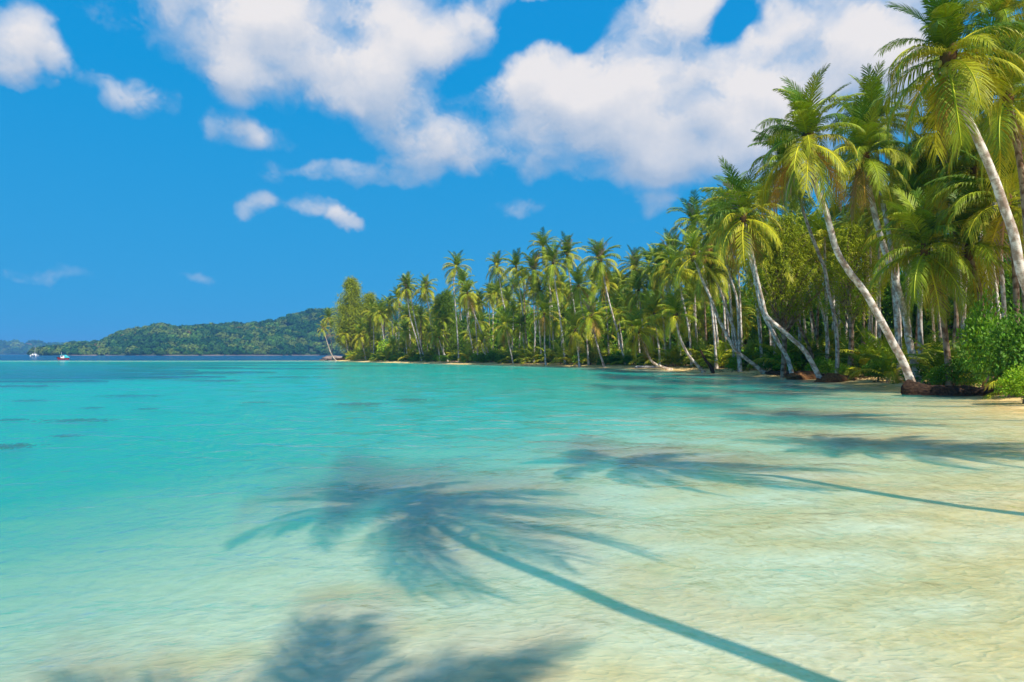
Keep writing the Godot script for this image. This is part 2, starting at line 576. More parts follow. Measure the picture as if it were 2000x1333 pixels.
func make_fronds() -> void:
	# near, middle and far sets; each class in a few variants, plus dry ones
	for set_ in [["near", 62, 3, 4], ["mid", 32, 2, 3], ["far", 17, 1, 2]]:
		var all := []
		for k in CLASSES.size():
			var some := []
			for v in set_[3]:
				some.append(frond_mesh(CLASSES[k][0] + (v - 1) * 7.0, CLASSES[k][1] + (v % 2) * 12.0, set_[1], set_[2], CLASSES[k][2], 100 + k * 10 + v, 0.12))
			all.append(some)
		var dry := []
		for v in 2: dry.append(frond_mesh(-50.0 - 12.0 * v, 34.0, set_[1] / 2, set_[2], 1.0, 300 + v, 0.9))
		all.append(dry)
		var bleached := []
		for v in 2: bleached.append(frond_mesh(72.0 + 7.0 * v, 26.0, set_[1] / 2, set_[2], 0.1, 320 + v, 0.7))
		all.append(bleached)
		frond_sets[set_[0]] = all

func pick_frond_material(cls: int, warm: float) -> Material:
	var x := rng.randf()
	if cls >= 7: return mats.frond_dry
	if cls == 6: return mats.frond_orange if x < 0.5 else mats.frond_dry
	if cls <= 0: return mats.frond_dark if x < 0.5 else mats.frond_green
	if cls == 1: return mats.frond_dark if x < 0.32 - warm * 0.3 else mats.frond_green
	if cls == 2: return mats.frond_dark if x < 0.22 else mats.frond_green if x < 0.85 - warm * 0.4 else mats.frond_yellow
	if cls == 3: return mats.frond_green if x < 0.68 - warm * 0.4 else mats.frond_yellow
	if cls == 4: return mats.frond_green if x < 0.5 - warm * 0.3 else mats.frond_yellow if x < 0.98 else mats.frond_orange
	return mats.frond_green if x < 0.35 else mats.frond_yellow if x < 0.88 else mats.frond_orange

# style: full, bare (fewer fronds), young (upright rosette); dry: bleached upright fronds at the heart
func fronds_plan(style: String, dry_top: int) -> Array:
	var counts := [6, 6, 5, 5, 5, 5, 1, dry_top]
	if style == "sparse": counts = [4, 5, 5, 5, 4, 2, 0, 0]
	if style == "small": counts = [3, 4, 4, 5, 3, 1, 0, dry_top]
	if style == "young": counts = [3, 5, 4, 2, 0, 0, 0, 0]
	if style == "droopy": counts = [7, 6, 5, 5, 6, 6, 2, dry_top]
	var plan := []
	for k in counts.size():
		var turn := rng.randf() * TAU
		var many: int = maxi(1, counts[k] + rng.randi_range(-1, 1)) if counts[k] > 2 else counts[k]
		for q in many:
			plan.append([k, turn + TAU * (q + rng.randf_range(-0.35, 0.35)) / many])
	return plan

func palm(label: String, group: String, pts: Array, opt: Dictionary) -> Node3D:
	var base: Vector3 = pts[0]
	var o := thing(opt.get("name", "coconut_palm"), label, "palm tree", base, group)
	var local := []
	for p in pts: local.append(p - base)
	var detail: String = opt.get("detail", "mid")
	var l: float = opt.get("length", 3.3)
	var r0: float = opt.get("radius", 0.155)
	var path := smooth_path(local, 5 if detail == "near" else 3)
	var radii := []
	var total := 0.0
	for k in path.size():
		if k: total += path[k].distance_to(path[k - 1])
	var s := 0.0
	for k in path.size():
		if k: s += path[k].distance_to(path[k - 1])
		radii.append(r0 * (lerpf(1.0, 0.62, s / total) + opt.get("flare", 0.75) * exp(-s / 0.45)))
	mesh_node("trunk", tube(path, radii, 12 if detail == "near" else 7, 0.10), opt.get("bark", mats.pale_bark), o)
	var top: Vector3 = path[-1]
	var lean: Vector3 = (path[-1] - path[-2]).normalized()
	var tilt := Quaternion(Vector3.UP, Vector3.UP.lerp(lean, 0.45).normalized())
	var wind: Vector3 = opt.get("wind", Vector3.ZERO)
	if detail != "far":
		mesh_node("crown_fibre", lump(Vector3(r0 * 1.5, r0 * 3.0, r0 * 1.5), 6, 3, 0.35, 0.12), mats.fibre, o).position = top
	for f in fronds_plan(opt.get("style", "full"), opt.get("dry_top", 0)):
		var some: Array = frond_sets[detail][f[0]]
		var m := mesh_node("frond", some[rng.randi() % some.size()], pick_frond_material(f[0], opt.get("warm", 0.3)), o)
		var q := tilt * Quaternion(Vector3.UP, f[1])
		if wind != Vector3.ZERO: q = Quaternion(wind, 0.16 * rng.randf()) * q
		var k: float = l * rng.randf_range(0.86, 1.1) * [0.95, 0.95, 0.88, 0.88, 1.0, 1.0, 0.9, 0.8][f[0]]
		m.transform = Transform3D(Basis(q).scaled(Vector3.ONE * k), top + Vector3(0, 0.12 - 0.07 * f[0], 0))
		if f[0] == 6: m.set_meta("label", "dead hanging frond turned orange brown")
		if f[0] == 7: m.set_meta("label", "dry bleached upright frond")
	for n in opt.get("nuts", 0):
		var a: float = opt.get("nut_turn", 0.0) + n * 0.62
		var c := mesh_node("coconut", nut_mesh, mats.nut, o)
		c.position = top + Vector3(cos(a) * r0 * 1.9, -0.25 - 0.16 * (n % 3), sin(a) * r0 * 1.9)
	if opt.has("root"):
		var rb: Array = opt.root
		var m := mesh_node("root_ball", lump(rb[0], 9, rb[2], 0.5, 0.16), mats.root_mat, o)
		m.position = rb[1]
		m.rotation.y = rb[3]
	return o

var nut_mesh: ArrayMesh

func fill_crowns() -> void:
	# crowns of palms deep in the grove, one mesh each
	for v in 6:
		var st := SurfaceTool.new()
		var by := {}
		for f in fronds_plan("full" if v % 3 else "small", 1 if v == 2 else 0):
			var mat := pick_frond_material(f[0], 0.25 + 0.1 * (v % 3))
			if not by.has(mat):
				by[mat] = SurfaceTool.new()
				by[mat].begin(Mesh.PRIMITIVE_TRIANGLES)
			var some: Array = frond_sets.mid[f[0]]
			var k: float = rng.randf_range(0.86, 1.1) * [0.95, 0.95, 0.88, 0.88, 1.0, 1.0, 0.9, 0.8][f[0]]
			by[mat].append_from(some[rng.randi() % some.size()], 0, Transform3D(Basis(Vector3.UP, f[1]).scaled(Vector3.ONE * k), Vector3(0, 0.03 - 0.02 * f[0], 0)))
		var m := ArrayMesh.new()
		for mat in by:
			by[mat].commit(m)
			m.surface_set_material(m.get_surface_count() - 1, mat)
		crown_meshes.append(m)

var young_meshes := []

func fill_young() -> void:
	for v in 5:
		var by := {}
		for f in fronds_plan("young", 0):
			var mat := pick_frond_material(f[0] + 1, 0.15 * v)
			if not by.has(mat):
				by[mat] = SurfaceTool.new()
				by[mat].begin(Mesh.PRIMITIVE_TRIANGLES)
			var some: Array = frond_sets.mid[f[0]]
			by[mat].append_from(some[rng.randi() % some.size()], 0, Transform3D(Basis(Vector3.UP, f[1]).scaled(Vector3.ONE * rng.randf_range(0.8, 1.1)), Vector3(0, 0.1, 0)))
		var m := ArrayMesh.new()
		for mat in by:
			by[mat].commit(m)
			m.surface_set_material(m.get_surface_count() - 1, mat)
		young_meshes.append(m)

func fill_palm(where: Vector3, height: float, k: int, label: String, group: String, bark: Material) -> void:
	var o := thing("coconut_palm", label, "palm tree", where, group)
	var lean := Vector3(rng.randf_range(-0.14, 0.06), 0, rng.randf_range(-0.06, 0.10)) * height
	var path := smooth_path([Vector3.ZERO, lean * 0.25 + Vector3(0, height * 0.35, 0), lean * 0.7 + Vector3(0, height * 0.72, 0), lean + Vector3(0, height, 0)], 3)
	var radii := []
	for q in path.size(): radii.append(lerpf(0.15, 0.095, float(q) / path.size()) + 0.1 * exp(-q * 1.2))
	mesh_node("trunk", tube(path, radii, 6, 0.08, false), bark, o)
	var c := mesh_node("crown", crown_meshes[k % crown_meshes.size()], null, o)
	c.transform = Transform3D(Basis(Vector3.UP, rng.randf() * TAU).scaled(Vector3.ONE * rng.randf_range(2.7, 3.9)), path[-1])

# photo-row path of a trunk, base first: the base stands on the ground at depth d0, the crown hangs at depth d1
func trunk_points(list: Array, d0: float, d1: float) -> Array:
	var out := []
	var total := 0.0
	for k in range(1, list.size()): total += Vector2(list[k][0] - list[k - 1][0], list[k][1] - list[k - 1][1]).length()
	var s := 0.0
	for k in list.size():
		if k: s += Vector2(list[k][0] - list[k - 1][0], list[k][1] - list[k - 1][1]).length()
		out.append(at(list[k][0], list[k][1], lerpf(d0, d1, s / total)))
	var g := ground_height(out[0].x, out[0].z)
	out[0].y = g - 0.12
	return out

# ---------------------------------------------------------------- other plants
func leaf_ball(count: int, leaf: float, seed_: int, flat: float, lobes: int) -> ArrayMesh:
	# crown of a broad-leaved shrub of radius 1 resting on y = 0: leaves on several overlapping clumps
	var r := RandomNumberGenerator.new()
	r.seed = seed_
	var s := Soup.new()
	var heart := []
	for k in lobes:
		var a := r.randf() * TAU
		var q := sqrt(r.randf()) * 0.62
		heart.append([Vector3(cos(a) * q, (0.35 + 0.55 * r.randf() * (1.1 - q)) * flat * 1.6, sin(a) * q), r.randf_range(0.26, 0.44)])
	for k in count:
		var h: Array = heart[r.randi() % lobes]
		var d := Vector3(r.randfn(), r.randfn(), r.randfn()).normalized()
		var p: Vector3 = h[0] + d * h[1] * (0.55 + 0.5 * pow(r.randf(), 0.5))
		if p.y < 0.02: p.y = r.randf() * 0.2
		var l := leaf * r.randf_range(0.7, 1.3)
		var out := (d + Vector3(r.randfn(), r.randfn() * 0.6 + 0.2, r.randfn()) * 0.6).normalized()
		var side := out.cross(Vector3(r.randfn(), 1.2, r.randfn())).normalized()
		var up := side.cross(out)
		var tone := r.randf_range(0.55, 1.0)
		var c := Color(tone * r.randf_range(0.75, 1.0), tone, tone * 0.8)
		var tip := p + out * l - up * l * 0.18
		var m := p + out * l * 0.45
		s.tri(p, m + side * l * 0.30 + up * l * 0.08, m, c, c, c)
		s.tri(m, m + side * l * 0.30 + up * l * 0.08, tip, c, c, c)
		s.tri(p, m, m - side * l * 0.30 + up * l * 0.08, c, c, c)
		s.tri(m, tip, m - side * l * 0.30 + up * l * 0.08, c, c, c)
	return s.done()

func shrub(label: String, group: String, where: Vector3, size: Vector3, mesh: Mesh, mat: Material, called := "broadleaf_shrub") -> void:
	var o := thing(called, label, "shrub", where, group)
	var path := [Vector3(0, -0.1, 0), Vector3(0.03, size.y * 0.3, 0.02), Vector3(-0.02, size.y * 0.75, 0)]
	mesh_node("stem", tube(path, [0.06 * size.y, 0.045 * size.y, 0.02 * size.y], 5), mats.brown_bark, o)
	var c := mesh_node("foliage", mesh, mat, o)
	c.transform = Transform3D(Basis(Vector3.UP, rng.randf() * TAU).scaled(size), Vector3.ZERO)

func young_palm(label: String, group: String, where: Vector3, l: float, detail: String, warm: float) -> void:
	var o := thing("young_palm", label, "palm tree", where, group)
	mesh_node("stem", tube([Vector3(0, -0.1, 0), Vector3(0, 0.2, 0), Vector3(0.02, l * 0.14, 0)], [0.13, 0.12, 0.07], 7), mats.brown_bark, o)
	for f in fronds_plan("young", 0):
		var some: Array = frond_sets[detail][f[0]]
		var m := mesh_node("frond", some[rng.randi() % some.size()], pick_frond_material(f[0] + 1, warm), o)
		m.transform = Transform3D(Basis(Vector3.UP, f[1]).scaled(Vector3.ONE * l * rng.randf_range(0.8, 1.1)), Vector3(0, l * 0.12, 0))

func needle_crown(seed_: int, h: float, r0: float, tufts: int, per: int, size: float, limbs_out: Array, low: float) -> ArrayMesh:
	# a casuarina: limbs rising from the trunk, each ending in drooping sprays of fine needles
	var r := RandomNumberGenerator.new()
	r.seed = seed_
	var s := Soup.new()
	for k in tufts:
		var t := pow(r.randf(), 0.85)
		var y := h * lerpf(low, 1.0, t)
		var reach := r0 * (pow(1.0 - t, 0.5) if t > 0.4 else lerpf(0.62, 0.775, t / 0.4))
		var a := r.randf() * TAU
		reach *= (0.3 + 0.75 * pow(r.randf(), 0.5)) * (1.0 + 0.8 * fine_noise.get_noise_3d(cos(a) * 22.0 + seed_ * 50.0, t * 60.0, sin(a) * 22.0))
		reach += 0.2
		var c := Vector3(cos(a) * reach, y, sin(a) * reach)
		var foot := Vector3(0, maxf(h * 0.08, y - reach * 1.1 - h * 0.03), 0)
		limbs_out.append([foot, foot.lerp(c, 0.6) + Vector3(0, reach * 0.12, 0), c])
		var out := Vector3(cos(a), 0.55, sin(a)).normalized()
		for q in per:
			var u := r.randf()
			var root := c.lerp(foot, u * 0.55) + Vector3(r.randfn(), r.randfn(), r.randfn()) * size * 0.55
			var d := (out * r.randf_range(0.2, 1.0) + Vector3(r.randfn() * 0.55, r.randf_range(-0.9, 0.7), r.randfn() * 0.55)).normalized()
			var l := size * r.randf_range(0.6, 1.5)
			var side := d.cross(Vector3(r.randfn(), r.randfn(), r.randfn())).normalized() * size * r.randf_range(0.05, 0.11)
			var m := root + d * l * 0.55
			var tip := root + d * l + Vector3.DOWN * l * 0.45
			var tone := r.randf_range(0.55, 1.0)
			var col := Color(tone, tone * r.randf_range(0.9, 1.0), tone * 0.8)
			s.tri(root, m + side, m - side, col, col, col)
			s.tri(m - side, m + side, tip, col, col, col)
	return s.done()

func casuarina(label: String, where: Vector3, seed_: int, h: float, r0: float, tufts: int, per: int, size: float, mat: Material, low := 0.16) -> void:
	var o := thing("casuarina_tree", label, "tree", where)
	var limbs := []
	var crown := needle_crown(seed_, h, r0, tufts, per, size, limbs, low)
	mesh_node("trunk", tube(smooth_path([Vector3(0, -0.2, 0), Vector3(0.1, h * 0.3, 0.1), Vector3(-0.1, h * 0.65, 0), Vector3(0, h * 0.95, 0)], 3), range(10).map(func(k): return lerpf(0.26, 0.04, k / 9.0)), 7), mats.brown_bark, o)
	var st := SurfaceTool.new()
	st.begin(Mesh.PRIMITIVE_TRIANGLES)
	for k in range(0, limbs.size(), 3): st.append_from(tube(limbs[k], [0.06, 0.035, 0.012], 4, 0.0, false), 0, Transform3D())
	mesh_node("limbs", st.commit(), mats.brown_bark, o)
	mesh_node("crown", crown, mat, o)

# ---------------------------------------------------------------- build
func _ready() -> void:
	# camera
	var cam := Camera3D.new()
	cam.name = "camera"
	cam.near = 0.1
	cam.far = 20000.0
	cam.projection = Camera3D.PROJECTION_FRUSTUM
	cam.size = 2.0 * 0.1 * 666.5 / F
	cam.frustum_offset = Vector2(0, 0.1 * (HORIZON - 666.5) / F)
	cam.position = Vector3(0, EYE, 0)
	add_child(cam)
	cam.current = true
	# sky, air and exposure
	var t0 := Time.get_ticks_msec()
	var env := Environment.new()
	env.background_mode = Environment.BG_SKY
	env.sky = make_sky()
	env.tonemap_mode = Environment.TONE_MAPPER_LINEAR
	env.tonemap_exposure = 1.3
	env.fog_enabled = true
	env.fog_density = 0.00022
	env.fog_light_color = Color(0.45, 0.74, 1.0)
	env.volumetric_fog_enabled = true
	env.volumetric_fog_density = 0.0
	env.sdfgi_enabled = true
	env.ssao_enabled = true
	env.ssil_enabled = true
	var we := WorldEnvironment.new()
	we.name = "environment"
	we.environment = env
	add_child(we)
	# sun: behind the camera to the right; shadows run away to the left
	var sun := DirectionalLight3D.new()
	sun.name = "sun"
	sun.light_energy = 1.6
	sun.light_color = Color(1.0, 0.965, 0.90)
	sun.light_angular_distance = 0.5
	sun.shadow_enabled = true
	var az := deg_to_rad(38.5)
	var el := deg_to_rad(48.0)
	sun_dir = Vector3(-sin(az) * cos(el), -sin(el), -cos(az) * cos(el))
	sun.basis = Basis.looking_at(sun_dir, Vector3.UP)
	add_child(sun)
	print("sky ", Time.get_ticks_msec() - t0)

	rng.seed = 20
	fine_noise.seed = 2
	fine_noise.frequency = 0.05
	fine_noise.fractal_octaves = 3
	for p in [[2000, 800], [1935, 769], [1780, 764], [1700, 749], [1600, 743], [1540, 737], [1480, 735], [1390, 729], [1320, 723.5], [1230, 720], [1110, 716.5], [1010, 714], [900, 711.5], [820, 709.5], [720, 707.5], [650, 704.5]]:
		var q := at(p[0], p[1], EYE * F / (p[1] - HORIZON))
		shore.append(Vector2(q.x, q.z))
	for p in [[-50, -235], [-20, -300], [60, -420], [500, -500], [500, 200], [30, 200], [13, 40], [11, 8], [11.5, 0], [12.6, -7], [14.8, -14], [17.2, -19.5]]: shore.append(Vector2(p[0], p[1]))
	make_materials()
	build_setting()
	print("setting ", Time.get_ticks_msec() - t0)
	make_fronds()
	nut_mesh = lump(Vector3(0.11, 0.14, 0.11), 6, 5, 0.05, 0.1)
	fill_crowns()
	fill_young()
	print("fronds ", Time.get_ticks_msec() - t0)
	build_palms()
	print("palms ", Time.get_ticks_msec() - t0)
	build_undergrowth()
	build_headland()
	build_small_things()
	print("done ", Time.get_ticks_msec() - t0)

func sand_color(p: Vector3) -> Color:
	# golden sand patches inshore; paler with depth, painting in how water colours the light
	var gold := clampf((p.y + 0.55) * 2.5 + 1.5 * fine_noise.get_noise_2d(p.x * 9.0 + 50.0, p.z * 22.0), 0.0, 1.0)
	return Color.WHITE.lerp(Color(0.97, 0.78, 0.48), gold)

func build_setting() -> void:
	# sea floor, beach and the floor of the grove: one sheet
	var xs := spaced(-3000, 700, -14, 26, 0.55, 1.05)
	var zs := spaced(-6000, 120, -60, 8, 0.55, 1.03)
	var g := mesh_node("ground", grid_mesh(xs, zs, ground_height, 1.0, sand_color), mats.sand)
	struct(g, "pale sand of the beach running down under the clear water", "sand")
	# surface of the sea, with small waves
	var wn := FastNoiseLite.new()
	wn.seed = 77
	wn.frequency = 1.0
	wn.fractal_octaves = 2
	var wave := func(x: float, z: float) -> float:
		var r := Vector2(x, z).length()
		var y := 0.0
		if r < 32.0: y += 0.042 * minf(1.0, (32.0 - r) / 14.0) * wn.get_noise_2d(x * 0.9 + z * 0.15, z * 1.9)
		if r < 95.0: y += 0.085 * minf(1.0, (95.0 - r) / 45.0) * wn.get_noise_2d(x * 0.26 - z * 0.07 + 40.0, z * 0.62)
		if r < 190.0: y += 0.10 * clampf((r - 25.0) / 40.0, 0.0, 1.0) * minf(1.0, (190.0 - r) / 90.0) * wn.get_noise_2d(x * 0.08 - z * 0.02 + 90.0, z * 0.22)
		return minf(y, 0.5) * (1.0 if z > -165.0 else 0.0)
	var sx := spaced(-6000, 3000, -15, 17, 0.16, 1.035)
	var sz := spaced(-9000, 120, -22, -2.5, 0.12, 1.02)
	var sea := mesh_node("sea", grid_mesh(sx, sz, wave, 0.28), mats.sea_surface)
	struct(sea, "clear turquoise sea with small ripples", "sea")
	# the water itself: it scatters blue-green light, so its colour deepens with its thickness
	for a in [["bay_water", Vector3(-700, -12, -214), Vector3(60, -0.03, 60), 0.37, Color(0.0, 1.0, 0.90), "turquoise water of the bay over white sand"], ["sea_water", Vector3(-5800, -12, -8800), Vector3(2800, -0.05, -214.1), 0.10, Color(0.0, 0.50, 0.72), "deep blue water beyond the sand bar"]]:
		var f := FogVolume.new()
		f.name = a[0]
		f.shape = RenderingServer.FOG_VOLUME_SHAPE_BOX
		f.size = a[2] - a[1]
		f.position = (a[1] + a[2]) / 2
		var fm := FogMaterial.new()
		fm.density = a[3]
		fm.albedo = a[4]
		f.material = fm
		add_child(f)
		struct(f, a[5], "water")
	# darker water over deep weedy hollows in the bay
	for a in [[130, 60, 430, 9], [110, 70, 560, 14], [60, 84, 640, 18], [150, 102, 640, 24], [120, 124, 760, 28], [200, 148, 820, 26], [300, 166, 980, 12], [420, 78, 240, 5], [520, 98, 300, 7], [640, 120, 320, 6], [330, 62, 220, 4], [60, 52, 300, 3.5]]:
		var d: float = a[1]
		var p := at(a[0], HORIZON, d)
		var f := FogVolume.new()
		f.name = numbered("hollow_water")
		f.shape = RenderingServer.FOG_VOLUME_SHAPE_CYLINDER
		f.size = Vector3(a[2] / F * d, 3.0, a[3])
		f.position = Vector3(p.x, -1.552 - 0.0002 * a[3], p.z)
		var fm := FogMaterial.new()
		fm.density = 4.0
		fm.albedo = Color(0.0, 0.27, 0.48)
		f.material = fm
		add_child(f)
		struct(f, "darker water over a weedy hollow of the bay", "water")

